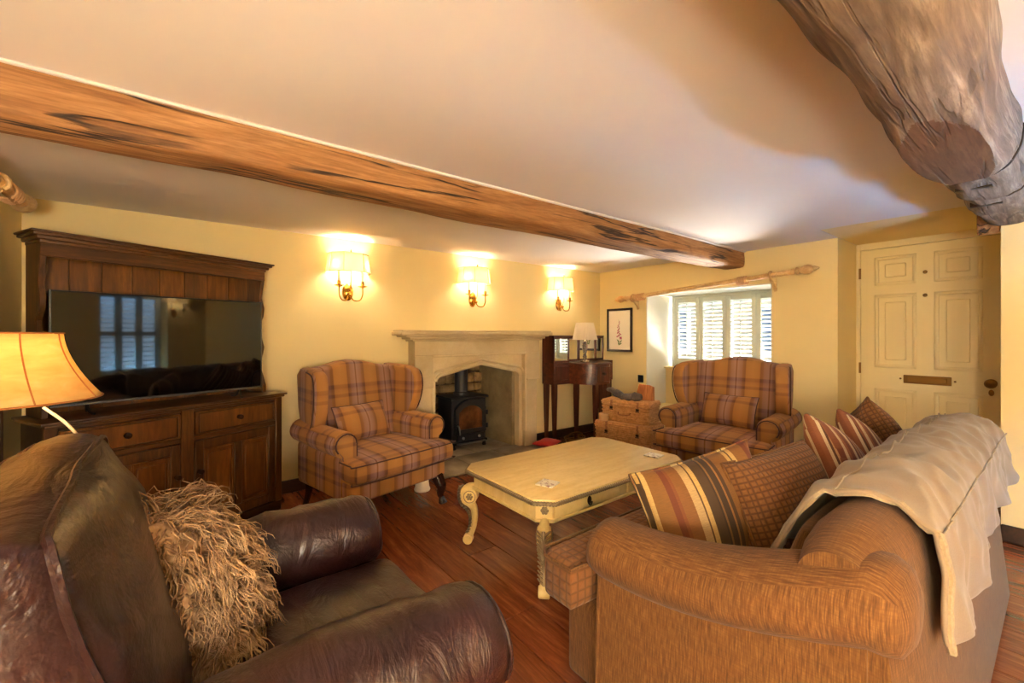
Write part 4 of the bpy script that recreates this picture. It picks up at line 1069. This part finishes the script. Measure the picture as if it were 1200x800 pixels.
# rack
RB = DDEP-.01; RF = DDEP-.20; RT = 1.80; ho = hw-.035
bw = (2*ho-.04)/8
for k in range(8):
    bm = B(); x0 = -ho+.02+k*bw; box(bm, x0+.0012,x0+bw-.0012,RB-.014,RB,WT,RT-.05,.002,1); obj('back_board', bm, OAKP, DRS)
for s in (-1,1):
    pr = [(RB,WT),(RF-.02,WT),(RF-.02,WT+.05),(RF+.01,WT+.12),(RF+.05,WT+.20),(RF+.02,WT+.27),(RF,WT+.33),(RF+.035,WT+.42),(RF+.05,WT+.50),(RF+.01,WT+.56),(RF,WT+.62),(RF+.03,WT+.70),(RF+.01,WT+.78),(RF,WT+.82),(RF,RT-.03),(RB,RT-.03)]
    bm = B(); prism(bm, pr, min(s*ho,s*(ho-.025)), max(s*ho,s*(ho-.025)), 'x', .003, 1); obj('side_panel', bm, OAK, DRS)
for zz in (1.50,1.20):
    bm = B(); box(bm, -ho+.025,ho-.025,RF+.05,RB-.014,zz,zz+.016,.003,1); obj('shelf', bm, OAKH, DRS)
bm = B(); box(bm, -ho,ho,RF-.004,RF+.016,RT-.11,RT-.03,.003,1); obj('frieze', bm, OAKH, DRS)
bm = B()
for (o_,z0,z1) in ((.004,RT-.045,RT-.025),(.018,RT-.028,RT-.008),(.034,RT-.010,RT+.006),(.045,RT+.004,RT+.016)): box(bm, -ho-o_,ho+o_,RF-.01-o_,RB,z0,z1,.006,2)
obj('cornice', bm, OAKH, DRS)
# ------------------------------------------------------------------ television
def ray(px, py, t):
    u, v = (px-600)/500, (392-py)/500
    return Vector((CAMP.x+t*(.6101+u*.7923), CAMP.y+t*(.7923-u*.6101), CAMP.z+v*t))
def proj(p):
    d = Vector(p)-CAMP; dep = d.x*.6101+d.y*.7923; r_ = d.x*.7923-d.y*.6101
    return 600+500*r_/dep, 392-500*d.z/dep
a = R(DA); fx = Vector((math.cos(a),math.sin(a),0)); fy = Vector((-math.sin(a),math.cos(a),0)); O_ = Vector((DC.x,DC.y,0))
TVW, TVH = 1.03, .605
TVA = 18.0
tvc = O_ + fx*(-.045) + fy*.085
TV = empty('television', (tvc.x,tvc.y,WT), TVA, 'large black flat-screen television on the oak dresser', 'television')
bm = B(); box(bm, -TVW/2,TVW/2,-.012,.012,.05,.05+TVH,.004,2); box(bm, -TVW/2+.1,TVW/2-.1,.01,.045,.09,.05+TVH*.6,.012,2); obj('casing', bm, BLK, TV)
bm = B(); box(bm, -TVW/2+.008,TVW/2-.008,-.0135,-.011,.05+.016,.05+TVH-.008); obj('screen', bm, SCREEN, TV, smooth=False)
bm = B(); box(bm, -TVW/2,TVW/2,-.016,-.010,.05,.062,.002,1); box(bm,-TVW/2,-TVW/2+.005,-.015,-.01,.05,.05+TVH); box(bm,TVW/2-.005,TVW/2,-.015,-.01,.05,.05+TVH); obj('bezel', bm, BEZEL, TV)
for sx in (-1,1):
    bm = B(); tube(bm, spline([(sx*.36,-.075,.007),(sx*.37,-.03,.015),(sx*.375,0,.06),(sx*.37,.03,.015),(sx*.36,.075,.007)],4), .007, 6); obj('foot', bm, BLK, TV)
# ------------------------------------------------------------------ sconces
def sconce():
    t = empty('wall_sconce')         # local: wall plane y=0, room towards -Y, origin at oval plate centre
    bm = B(); lathe(bm, [(0,.0),(.058,.0),(.060,.006),(.050,.012),(.044,.010),(.030,.018),(.012,.022),(0,.022)], 24, T(0,0,0,rx=90), .8, 1.25); obj('backplate', bm, BRASS, t)
    bm = B(); lathe(bm, [(0,0),(.016,.0),(.020,.02),(.012,.045),(.016,.06),(.006,.075),(0,.078)], 14, T(0,-.02,-.03,rx=90)); obj('boss', bm, BRASS, t)
    for s in (-1,1):
        bm = B(); tube(bm, spline([(s*.008,-.05,-.03),(s*.03,-.075,-.075),(s*.075,-.095,-.075),(s*.098,-.10,-.03),(s*.10,-.10,.04)],6), .0055, 8); a_ = obj('arm', bm, BRASS, t)
        bm = B(); lathe(bm, [(.004,.03),(.012,.034),(.038,.046),(.040,.050),(.012,.048),(.010,.055),(.014,.062),(.012,.085),(.010,.09)], 16, T(s*.10,-.10,0)); obj('drip_pan', bm, BRASS, a_)
        bm = B(); lathe(bm, [(.011,.088),(.011,.185),(.0,.187)], 10, T(s*.10,-.10,0)); obj('candle_tube', bm, CANDLE, a_)
        bm = B(); lathe(bm, [(0,.186),(.010,.190),(.016,.21),(.012,.235),(.003,.255),(0,.256)], 10, T(s*.10,-.10,0)); obj('bulb', bm, BULB, a_)
    bm = B(); tube(bm, [(0,-.06,-.02),(0,-.10,.03),(0,-.10,.335)], .0035, 6); lathe(bm, [(0,.335),(.007,.34),(.005,.355),(0,.365)], 8, T(0,-.10,0)); obj('rod', bm, BRASS, t)
    lo = [(-.185,-.0),(-.175,-.10),(-.085,-.185),(.085,-.185),(.175,-.10),(.185,-.0)]; hi = [(-.165,-.0),(-.155,-.09),(-.078,-.170),(.078,-.170),(.155,-.09),(.165,-.0)]
    za, zb = .165, .325
    tb = B(); va = [tb.verts.new((p[0],p[1],za)) for p in lo]; vb = [tb.verts.new((p[0],p[1],zb)) for p in hi]
    for i in range(5): tb.faces.new((va[i],va[i+1],vb[i+1],vb[i]))
    sh = obj('shade', tb, SCSHADE, t, smooth=False)
    md = sh.modifiers.new('thick','SOLIDIFY'); md.thickness = .0012
    bm = B(); tube(bm, [(p[0],p[1]-.001,za) for p in lo], .0032, 6); tube(bm, [(p[0],p[1]-.001,zb) for p in hi], .0032, 6)
    for p,q in list(zip(lo,hi))[1:-1]: tube(bm, [(p[0],p[1]-.001,za),(q[0],q[1]-.001,zb)], .0025, 5)
    obj('shade_trim', bm, WIRE, sh)
    return t
SCX = (-3.35,-2.05,-.78); SCP = 4.6
S0 = sconce(); labs = ['brass twin-arm wall sconce with cream shade above the plaid armchair','brass twin-arm wall sconce with cream shade above the mantelpiece','brass twin-arm wall sconce with cream shade above the corner desk']
for k,xx in enumerate(SCX):
    s = S0 if k == 0 else copy_tree(S0)
    s.location = (xx,-.001,1.665)
    tag(s, labs[k], 'sconce', 'brass wall sconces')
    for dx in (-.1,.1): point('sconce_bulb', (xx+dx,-.10,1.665+.225), SCP, WARM, .018)
# two unseen sconces added as fill light on the rear wall, behind the camera
for k,(xx,lb) in enumerate(((-4.4,'added brass fill sconce opposite the leather armchair, behind the viewer'),(-1.0,'added brass fill sconce opposite the fireplace, near the pier'))):
    s = copy_tree(S0); s.location = (xx,-5.599,1.665); s.rotation_euler.z = R(180); tag(s, lb, 'sconce', 'brass wall sconces')
    for dx in (-.1,.1): point('sconce_bulb', (xx+dx,-5.50,1.665+.225), SCP, WARM, .018)  # lights of the two added sconces
# unseen globes on poles, added behind the camera to light the room
for (lx,ly),lb in zip(ADDED_LAMPS,('added globe fill lamp by the side wall, behind the viewer','added globe fill lamp by the rear wall, behind the viewer')):
    CLM = empty('added_fill_lamp', (lx,ly,0), 0, lb, 'lamp', 'added fill lamps')
    bm = B(); lathe(bm, [(0,0),(.14,0),(.14,.012),(.04,.025),(.014,.05),(.011,.06)], 24); obj('base', bm, BRASS, CLM)
    bm = B(); lathe(bm, [(.010,.05),(.010,1.0),(0,1.0)], 12); obj('pole', bm, BRASS, CLM)
    bm = B(); lathe(bm, [(.012,.99),(.045,1.0),(.048,1.02),(.03,1.03)], 16); obj('gallery', bm, BRASS, CLM)
    bm = B(); lathe(bm, [(.16*math.sin(R(q)), 1.18+.16*math.cos(R(q))) for q in (10,30,50,70,90,110,130,150,168)][::-1], 24); obj('globe', bm, OPAL, CLM)
# ------------------------------------------------------------------ antler lamp on its side table (beside the leather chair)
LX, LY = -4.95, -1.89
ST_ = empty('side_table', (LX,LY,0), 0, 'small round dark wood table under the antler lamp', 'table')
bm = B(); lathe(bm, [(0,.53),(.20,.53),(.215,.54),(.215,.555),(.20,.56),(0,.56)], 28); obj('table_top', bm, OAKH, ST_)
bm = B(); lathe(bm, [(.02,.05),(.035,.10),(.025,.2),(.04,.35),(.025,.45),(.06,.53)], 14); obj('column', bm, OAK, ST_)
for k in range(3):
    aa = R(90+120*k); bm = B(); tube(bm, spline([(0,0,.12),(.08*math.cos(aa),.08*math.sin(aa),.10),(.18*math.cos(aa),.18*math.sin(aa),.03),(.22*math.cos(aa),.22*math.sin(aa),.014)],4), [.022]*8+[.018,.016,.015,.014,.014], 8); obj('leg', bm, OAK, ST_)
AL = empty('antler_lamp', (LX,LY,.56), 0, 'antler table lamp with flared amber parchment shade', 'lamp')
for k in range(3):
    M0 = T(0,0,0,rz=120*k+20); bm = B()
    tube(bm, spline([(.05,0,.02),(.12,.02,.03),(.15,.03,.09),(.10,.02,.17),(.05,0,.24),(.09,-.02,.31),(.10,-.03,.36)],6), [.020,.022,.023,.024,.024,.025,.025,.024,.024,.023,.022,.022,.021,.020,.020,.019,.018,.018,.017,.017,.016,.016,.015,.014,.014,.013,.013,.012,.011,.010,.009,.008,.007,.006,.005,.004,.003], 10, True, M0)
    tube(bm, spline([(.145,.03,.09),(.19,.05,.13),(.20,.06,.20)],6), [.016-.001*i for i in range(13)], 8, True, M0)
    wobble(bm, .003, (40,40,40), k); obj('antler', bm, ANTLER, AL)
bm = B(); lathe(bm, [(.0,0),(.07,0),(.075,.01),(.05,.02),(.012,.03),(.012,.42),(0,.42)], 16); obj('stem', bm, GUN, AL)
z0, z1 = .527, .735
def shade_r(v): return .14+ (.232-.14)*((1-v)**1.7)
bm = B(); prof = [(shade_r(i/10), z0+(z1-z0)*i/10) for i in range(11)]
rings = [[(r*math.cos(2*math.pi*j/48), r*math.sin(2*math.pi*j/48), z) for j in range(48)] for r,z in prof]; loft(bm, rings, True, False)
sh = obj('shade', bm, PARCH, AL, ang=80)
md = sh.modifiers.new('thick','SOLIDIFY'); md.thickness = .0015
bm = B()
for r,z in (prof[0],prof[-1]): closed_tube(bm, [((r+.001)*math.cos(2*math.pi*j/48),(r+.001)*math.sin(2*math.pi*j/48),z) for j in range(48)], .003, 5)
for j in range(8):
    aa = R(45*j-60); tube(bm, [((r+.001)*math.cos(aa),(r+.001)*math.sin(aa),z) for r,z in prof], .0022, 5)
obj('shade_lacing', bm, PARCHT, sh)
bm = B(); lathe(bm, [(0,.50),(.018,.51),(.03,.55),(.03,.58),(.018,.61),(0,.62)], 12); obj('bulb', bm, CANDLE, AL)
bm = B(); tube(bm, [(0,0,.42),(0,0,.5)], .012, 8); tube(bm, [(-.14,0,z1-.005),(.14,0,z1-.005)], .002, 5); tube(bm,[(0,0,.5),(0,0,z1-.005)],.003,5); obj('shade_carrier', bm, GUN, AL)
bm = B(); tube(bm, spline([(.10,-.02,.50),(.16,-.05,.44),(.20,-.06,.36),(.19,-.05,.28),(.215,-.06,.16),(.30,-.12,.02),(.33,-.16,-.12)],6), .0045, 6); obj('cord', bm, CANDLE, AL)
point('antler_lamp_bulb', (LX,LY,.56+.64), 1.7, (1.0,.80,.55), .03)
# ------------------------------------------------------------------ curtain poles
def pole(name, p0, p1, r, lab, rings_at, brackets, wall):
    t = empty(name, p0, 0, lab, 'curtain pole'); d = (Vector(p1)-Vector(p0)); L = d.length; az = math.degrees(math.atan2(d.y,d.x)); el = -math.degrees(math.asin(d.z/L)); t.rotation_euler = (0,R(el),R(az))
    bm = B(); tube(bm, [(0,0,0),(L,0,0)], r, 16); obj('rod', bm, PINE, t)
    fin = [(0,-.03),(r*1.1,-.03),(r*1.15,-.01),(r*.9,0),(r*1.5,.012),(r*1.5,.022),(r*.8,.034),(r*1.3,.05),(r*1.75,.075),(r*1.85,.10),(r*1.5,.125),(r*.9,.14),(r*1.05,.15),(r*.7,.165),(r*.3,.185),(0,.19)]
    bm = B(); lathe(bm, fin, 16, T(L,0,0,ry=90)); obj('finial', bm, PINE, t)
    bm = B(); lathe(bm, fin, 16, T(0,0,0,ry=-90)); obj('finial', bm, PINE, t)
    for x in rings_at:
        bm = B(); closed_tube(bm, [(x+.002*math.sin(a*3), (r+.014)*math.cos(a), (r+.014)*math.sin(a)-.010) for a in [k*math.pi/10 for k in range(20)]], .0068, 6); obj('ring', bm, CARD, t)
    for x in brackets:
        bm = B(); closed_tube(bm, [(x, (r+.008)*math.cos(a), (r+.008)*math.sin(a)) for a in [k*math.pi/10 for k in range(20)]], .011, 8)
        s = wall
        prism(bm, [(0,-r),(s*.095,-r*1.0),(s*.095,-.14),(s*.08,-.15),(s*.065,-.11),(s*.03,-.075),(s*.012,-.06),(-s*.008,-.055),(-s*.012,-.035)], x-.014,x+.014,'x',.004,1); obj('bracket', bm, PINE, t)
    return t
pole('curtain_pole', (-.10,-.52,1.745), (-.10,-2.38,1.865), .024, 'limed wooden curtain pole with rings over the shuttered window', [.08,.10,.13,.16,.175,.20,.225,.25,1.36,1.375,1.39,1.40,1.42,1.44], [.10,1.66], 1)
bm = B(); tube(bm, [(-.10,-1.87,1.8321),(-.10,-1.90,1.8341)], .0262, 14); tag(obj('pole_collar', bm, GUN), 'dark collar on the curtain pole over the window', 'collar')
P0, P1 = ray(24,238,2.30), ray(-60,205,1.45)
pole('curtain_pole', (-5.17,-.62,1.985), (-5.17,-2.9,1.985), .028, 'limed wooden curtain pole beside the dresser, top corner', [.10,.13,.17,.20], [.30], -1)
# ------------------------------------------------------------------ corner writing desk against the fireplace wall
DK = empty('writing_desk', (-.545,-.03,0), 0, 'bow-fronted mahogany writing desk with mirrored gallery in the corner', 'desk')
zb, zt, zg = .70, .955, 1.27      # body bottom, desk top, gallery top ; local y: 0 wall side, negative to the room
wx = .53
for a_,b_ in ((-wx,-.27),(.27,wx)):
    bm = B(); box(bm, a_,b_,-.20,-.0,zb,zt); obj('wing_box', bm, MAHOG, DK, smooth=False)
for s in (-1,1):
    bm = B(); box(bm, s*.40-.10,s*.40+.10,-.206,-.198,zb+.05,zt-.04,.003,1); obj('wing_panel', bm, MAHOGZ, DK)
# centre drum: bowed plan
plan = [(-.27,0.0)]+[(-.27-.0*k, 0) for k in ()]
plan = [(-.275,-.0),(-.275,-.18)]+[(-.275+.10*math.sin(R(a))*1.0+.0, -.18-.32*(1-math.cos(R(a)))) for a in ()]
left = [(-.275,-.18),(-.268,-.26),(-.245,-.34),(-.205,-.41),(-.155,-.465),(-.12,-.49)]
plan = [(-.275,0)]+left+[(-p[0],p[1]) for p in left[::-1]]+[(.275,0)]
plan = [(p[0]*1.0, p[1]) for p in plan]
bm = B(); prism(bm, plan, zb, zt-.018, 'z'); obj('body', bm, MAHOG, DK, ang=30)
bm = B(); prism(bm, [(p[0]*1.04,p[1]*1.03) for p in plan], zt-.018, zt, 'z', .005, 2); obj('desk_top', bm, MAHOG, DK, ang=30)
bm = B(); box(bm, -.115,.115,-.500,-.486,zb+.03,zt-.045,.004,1); dw = obj('drawer', bm, MAHOGZ, DK)
bm = B(); lathe(bm, [(0,0),(.016,0),(.014,.006),(0,.008)], 12, T(0,-.50,(zb+zt)/2,rx=90), 1.6, 1); tube(bm, [(.028*math.cos(R(a)),-.512,(zb+zt)/2-.0+.018*math.sin(R(a))) for a in range(180,361,20)], .0035, 6); obj('drawer_pull', bm, GUN, dw)
# gallery : three glazed bays along the wall
for x0,x1,mt in ((-wx,-.27,MIRROR),(-.27,.05,None),(.05,.37,None),(.37,wx,None)):
    bm = B(); y0, y1 = (-.20,-.175) if x0 < -.3 else (-.05,-.025)
    for (a,b,c,d) in ((x0,x0+.022,zt,zg),(x1-.022,x1,zt,zg),(x0,x1,zt,zt+.025),(x0,x1,zg-.03,zg)): box(bm, a,b,y0,y1,c,d,.003,1)
    if mt: box(bm, x0,x1,-.20,.0,zg-.012,zg,.003,1); box(bm, x0,x0+.018,-.2,0,zt,zg)
    fr = obj('gallery_frame', bm, MAHOGZ, DK)
    bm = B(); box(bm, x0+.02,x1-.02,y0+.008,y0+.014,zt+.02,zg-.028); obj('gallery_pane', bm, MIRROR, fr, smooth=False)
bm = B(); box(bm, -.27-.01,wx+.0,-.055,-.02,zg-.006,zg+.008,.003,1); box(bm, -wx-.01,-.26,-.21,0,zg-.002,zg+.010,.003,1); obj('gallery_rail', bm, MAHOG, DK)
for (x,y) in ((-.49,-.17),(-.235,-.28),(-.10,-.46),(.10,-.46),(.235,-.28),(.49,-.17),(-.49,-.03),(.49,-.03)):
    bm = B(); r0, r1 = .026, .015
    loft(bm, [[(x+sx*r,y+sy*r,z) for sx,sy in ((-1,-1),(1,-1),(1,1),(-1,1))] for r,z in ((r1,0),(r0,zb*.85),(r0,zb+.01))]); obj('leg', bm, MAHOGZ, DK)
# crystal table lamp on the desk
LP = empty('crystal_lamp', (-.60,-.28,zt+.001), 0, 'crystal table lamp with pleated cream shade on the corner desk', 'lamp')
bm = B(); lathe(bm, [(0,0),(.055,0),(.06,.008),(.05,.018),(.03,.028),(.018,.035)], 20); obj('base', bm, CHROME, LP)
bm = B(); lathe(bm, [(.018,.035),(.026,.05),(.028,.07),(.016,.10),(.024,.12),(.034,.17),(.036,.21),(.022,.245),(.012,.25),(.012,.27)], 10); obj('stem', bm, CRYSTAL, LP, ang=10)
bm = B(); lathe(bm, [(0,.26),(.014,.262),(.014,.32),(0,.325)], 10); obj('socket', bm, CHROME, LP)
bm = B(); n_ = 96
rings = [[((r+(.0035 if j%2 else -.0035))*math.cos(2*math.pi*j/n_),(r+(.0035 if j%2 else -.0035))*math.sin(2*math.pi*j/n_),z) for j in range(n_)] for r,z in ((.150,.275),(.130,.36),(.105,.475))]
loft(bm, rings, True, False); obj('shade', bm, PLEAT, LP, ang=10)
bm = B(); closed_tube(bm, [(.15*math.cos(R(a)),.15*math.sin(R(a)),.275) for a in range(0,360,12)], .004, 5); closed_tube(bm, [(.106*math.cos(R(a)),.106*math.sin(R(a)),.475) for a in range(0,360,12)], .004, 5); tube(bm, [(-.11,0,.455),(.11,0,.455)], .002, 5); tube(bm, [(0,0,.32),(0,0,.455)], .002, 5); obj('shade_rim', bm, PLEAT, LP)
# ------------------------------------------------------------------ framed foxglove picture
PF = empty('framed_picture', (-.001,-.34,1.35), 0, 'dark framed foxglove print on the window wall', 'picture')
fw, fh = .40, .56
bm = B()
for (a,b,c,d) in ((-fw/2,-fw/2+.028,-fh/2,fh/2),(fw/2-.028,fw/2,-fh/2,fh/2),(-fw/2,fw/2,-fh/2,-fh/2+.028),(-fw/2,fw/2,fh/2-.028,fh/2)): box(bm, -.026,0,a,b,c,d,.004,1)
obj('frame', bm, FRAMEM, PF)
bm = B(); box(bm, -.012,-.004,-fw/2+.02,fw/2-.02,-fh/2+.02,fh/2-.02); obj('paper', bm, PAPER, PF, smooth=False)
rp_ = random.Random(4); bm = B(); bg_ = B()
for k in range(26):
    v = k/25; z = -.10+.22*v; y = rp_.uniform(-1,1)*.034*(1-v*.8)+.01*math.sin(v*3); s_ = .016*(1-v*.6)
    lathe(bm, [(.0005,0),(s_*.5,-s_*.3),(s_*.8,-s_*1.2),(s_*.5,-s_*1.5)], 6, T(-.0126,y,z,rx=rp_.uniform(-50,50)), .08, 1)
tube(bg_, [(-.0125,0,-.19),(-.0125,.004,0),(-.0125,.012,.14)], .0016, 5)
for (y,z,rr2) in ((-.02,-.15,40),(.022,-.14,-45),(-.012,-.18,70),(.014,-.175,-20)): lathe(bg_, [(.0003,-.03),(.010,-.008),(.008,.012),(.0003,.03)], 6, T(-.0126,y,z,rx=rr2), .08, 1)
obj('painted_flowers', bm, PINKP, PF); obj('painted_leaves', bg_, GREENP, PF)
# ------------------------------------------------------------------ black socket on the wall
bm = B(); box(bm, -.012,-.001,-.82+.12,-.82+.20,.70,.79,.004,1); so = obj('wall_socket', bm, BLK, None); tag(so, 'small black wall socket above the upper hamper', 'socket')
# ------------------------------------------------------------------ wicker hampers
def hamper(name, w, d, h, loc, rz, lab):
    """front faces local -Y"""
    t = empty(name, loc, rz, lab, 'hamper', 'wicker hampers'); hb = h*.78
    bm = B(); box(bm, -w/2+.012,w/2-.012,-d/2+.012,d/2-.012,.004,hb-.004); b_ = obj('body', bm, WICK, t, smooth=False)
    def weave(z0, z1, ww, dd, par, nm):
        bm = B(); z = z0+.010; row = 0; st = .050
        while z < z1-.004:
            P = []; per = [(-ww/2,-dd/2),(ww/2,-dd/2),(ww/2,dd/2),(-ww/2,dd/2)]; idx = 0
            for i in range(4):
                a, b = Vector(per[i]), Vector(per[(i+1)%4]); L = (b-a).length; n_ = max(2,int(L/(st/2))); nn = Vector(((b-a).y,-(b-a).x)).normalized()
                for k in range(n_):
                    p = a+(b-a)*(k/n_); o2 = .007*(1 if (idx//1+row)%2 else -1); idx += 1; P.append((p.x+nn.x*o2, p.y+nn.y*o2, z))
            closed_ = [Vector(q) for q in P]; rings = []; n2 = len(closed_); tt = B(); vv = []
            for i,p in enumerate(closed_):
                dd_ = (closed_[(i+1)%n2]-closed_[i-1]).normalized(); s_ = Vector((dd_.y,-dd_.x,0))
                vv.append([tt.verts.new(p+s_*.008*math.cos(a)+Vector((0,0,.0105*math.sin(a)))) for a in (0,1.571,3.1416,4.712)])
            for i in range(n2):
                A, C = vv[i], vv[(i+1)%n2]
                for j in range(4): tt.faces.new((A[j],A[(j+1)%4],C[(j+1)%4],C[j]))
            merge(bm, tt); z += .021; row += 1
        o = obj(nm, bm, WICK, par, ang=60, uv=False); o['kind'] = 'stuff'; return o
    weave(.006, hb, w-.01, d-.01, b_, 'weave')
    bm = B(); box(bm, -w/2+.008,w/2-.008,-d/2+.008,d/2-.008,hb,h-.006,.006,1); l_ = obj('lid', bm, WICK, t)
    weave(hb+.002, h-.004, w+.004, d+.004, l_, 'lid_weave')
    bm = B(); nrib = 15
    for k in range(nrib): 
        y = -d/2+.01+(d-.02)*k/(nrib-1); tube(bm, [(-w/2,y,h-.004),(w/2,y,h-.004)], .0105, 6)
    o = obj('lid_top_weave', bm, WICK, l_, ang=60, uv=False); o['kind'] = 'stuff'
    for x in (-w*.28,w*.28):
        bm = B(); box(bm, x-.013,x+.013,-d/2-.012,-d/2-.006,hb-.05,h,.002,1); box(bm, x-.013,x+.013,-d/2-.01,d*.1,h,h+.004,.001,1); s_ = obj('strap', bm, STRAP if 'storage' in lab or True else STRAP, t)
        bm = B(); box(bm, x-.018,x+.018,-d/2-.018,-d/2-.011,hb-.038,hb-.012,.003,1); tube(bm,[(x-.02,-d/2-.016,hb-.045),(x+.02,-d/2-.016,hb-.045)],.004,6); obj('buckle', bm, GUN, s_)
    bm = B(); tube(bm, spline([(-.07,-d/2-.006,hb*.62),(-.05,-d/2-.035,hb*.50),(.05,-d/2-.035,hb*.50),(.07,-d/2-.006,hb*.62)],5), .006, 6); obj('handle', bm, STRAP, t)
    return t
HC = Vector((-.60,-.93)); HA = -78
hamper('wicker_hamper', .64,.34,.33, (HC.x,HC.y,.001), HA, 'larger lower wicker hamper of the stack by the window')
hamper('wicker_hamper', .54,.30,.23, (HC.x+.02,HC.y-.01,.338), HA, 'smaller upper wicker hamper of the stack by the window')
hx = Vector((math.cos(R(HA)),math.sin(R(HA)))); hy = Vector((-hx.y,hx.x))
def onh(u,v,z): p = HC+hx*u+hy*v; return (p.x,p.y,z)
# round pale box on the lower hamper lid
bm = B(); lathe(bm, [(0,0),(.062,0),(.062,.05),(0,.05)], 24); ob = obj('round_box', bm, CARD, None, onh(-.235,-.115,.338), ang=40); tag(ob, 'small round pale wooden box on the lower hamper lid', 'box')
bm = B(); lathe(bm, [(0,.052),(.065,.052),(.065,.072),(.055,.076),(0,.076)], 24); obj('lid', bm, CARD, ob)
# driftwood and log on the upper hamper
bm = B(); P = spline([(-.20,.02,.10),(-.12,-.02,.10),(-.04,.0,.055),(.04,-.02,.04),(.10,-.04,.05),(.15,-.05,.055)],8); tube(bm, P, [.012+.038*math.sin(min(1,(i+3)/26)*math.pi*.62) for i in range(len(P))], 12, True, None, .75); wobble(bm, .020, (16,16,16), 3)
mn = min(v.co.z for v in bm.verts)
for v in bm.verts: v.co.z -= mn
o = obj('driftwood_branch', bm, DRIFT, None, onh(-.05,-.04,.572), (0,0,R(HA)), ang=60); tag(o, 'gnarled grey driftwood branch lying on the upper hamper', 'driftwood')
bm = B(); lathe(bm, [(0,-.06),(.035,-.055),(.046,-.02),(.044,.03),(.034,.055),(0,.06)], 12, T(0,0,.05,ry=90)); wobble(bm, .012, (24,24,24), 6)
o = obj('driftwood_knot', bm, DRIFT, None, onh(.13,-.09,.574), (0,0,R(HA+20)), ang=60); tag(o, 'short round driftwood knot at the front of the upper hamper', 'driftwood')
bm = B(); prism(bm, [(-.085,0),(.095,0),(.085,.15),(.05,.165),(-.07,.17),(-.09,.09)], -.03,.03,'y',.006,2); wobble(bm, .006, (12,12,12), 2)
o = obj('split_log', bm, LOGC, None, onh(.165,.06,.574), (R(-8),0,R(HA)), ang=50); tag(o, 'orange split log standing upright on the upper hamper', 'log')
# ------------------------------------------------------------------ floor things near the hearth
bm = B(); pillow(bm, .30,.22,.075,12,.05,.004,2.2,.6,.012,4, M=T(0,0,.046,rx=90)); wobble(bm, .008, (9,9,9), 3)
mn = min(v.co.z for v in bm.verts)
for v in bm.verts: v.co.z -= mn
o = obj('red_cushion', bm, REDC, None, (-1.23,-.29,.0255), (0,0,R(20)), ang=80); tag(o, 'small red cushion lying on the hearth beside the fireplace', 'cushion')
bm = B()
for k in range(3): closed_tube(bm, [((.14-.012*k)*math.cos(R(a)), (.10-.01*k)*math.sin(R(a)), .09-.03*k) for a in range(0,360,15)], .006, 6)
ob = obj('wire_basket', bm, BRASSD, None, (-.86,-.36,0)); tag(ob, 'low brass wire basket on the floor under the desk', 'basket')
bm = B()
for k in range(12):
    a_ = R(30*k); tube(bm, [(.14*math.cos(a_),.10*math.sin(a_),.09),(.116*math.cos(a_),.08*math.sin(a_),.03),(.09*math.cos(a_),.06*math.sin(a_),.005)], .003, 5)
obj('basket_wire', bm, BRASSD, ob)
bm = B(); tube(bm, spline([(-.14,0,.09),(-.1,0,.13),(0,0,.145),(.1,0,.13),(.14,0,.09)],5), .005, 6); obj('handle', bm, BRASSD, ob)
bm = B(); lathe(bm, [(0,0),(.062,0),(.066,.01),(.058,.03),(.046,.14),(.042,.15),(0,.15)], 20); o = obj('stoneware_jar', bm, CANDLE, None, (-2.93,-.62,0.001)); tag(o, 'squat cream stoneware jar on the floor behind the armchair leg', 'jar')
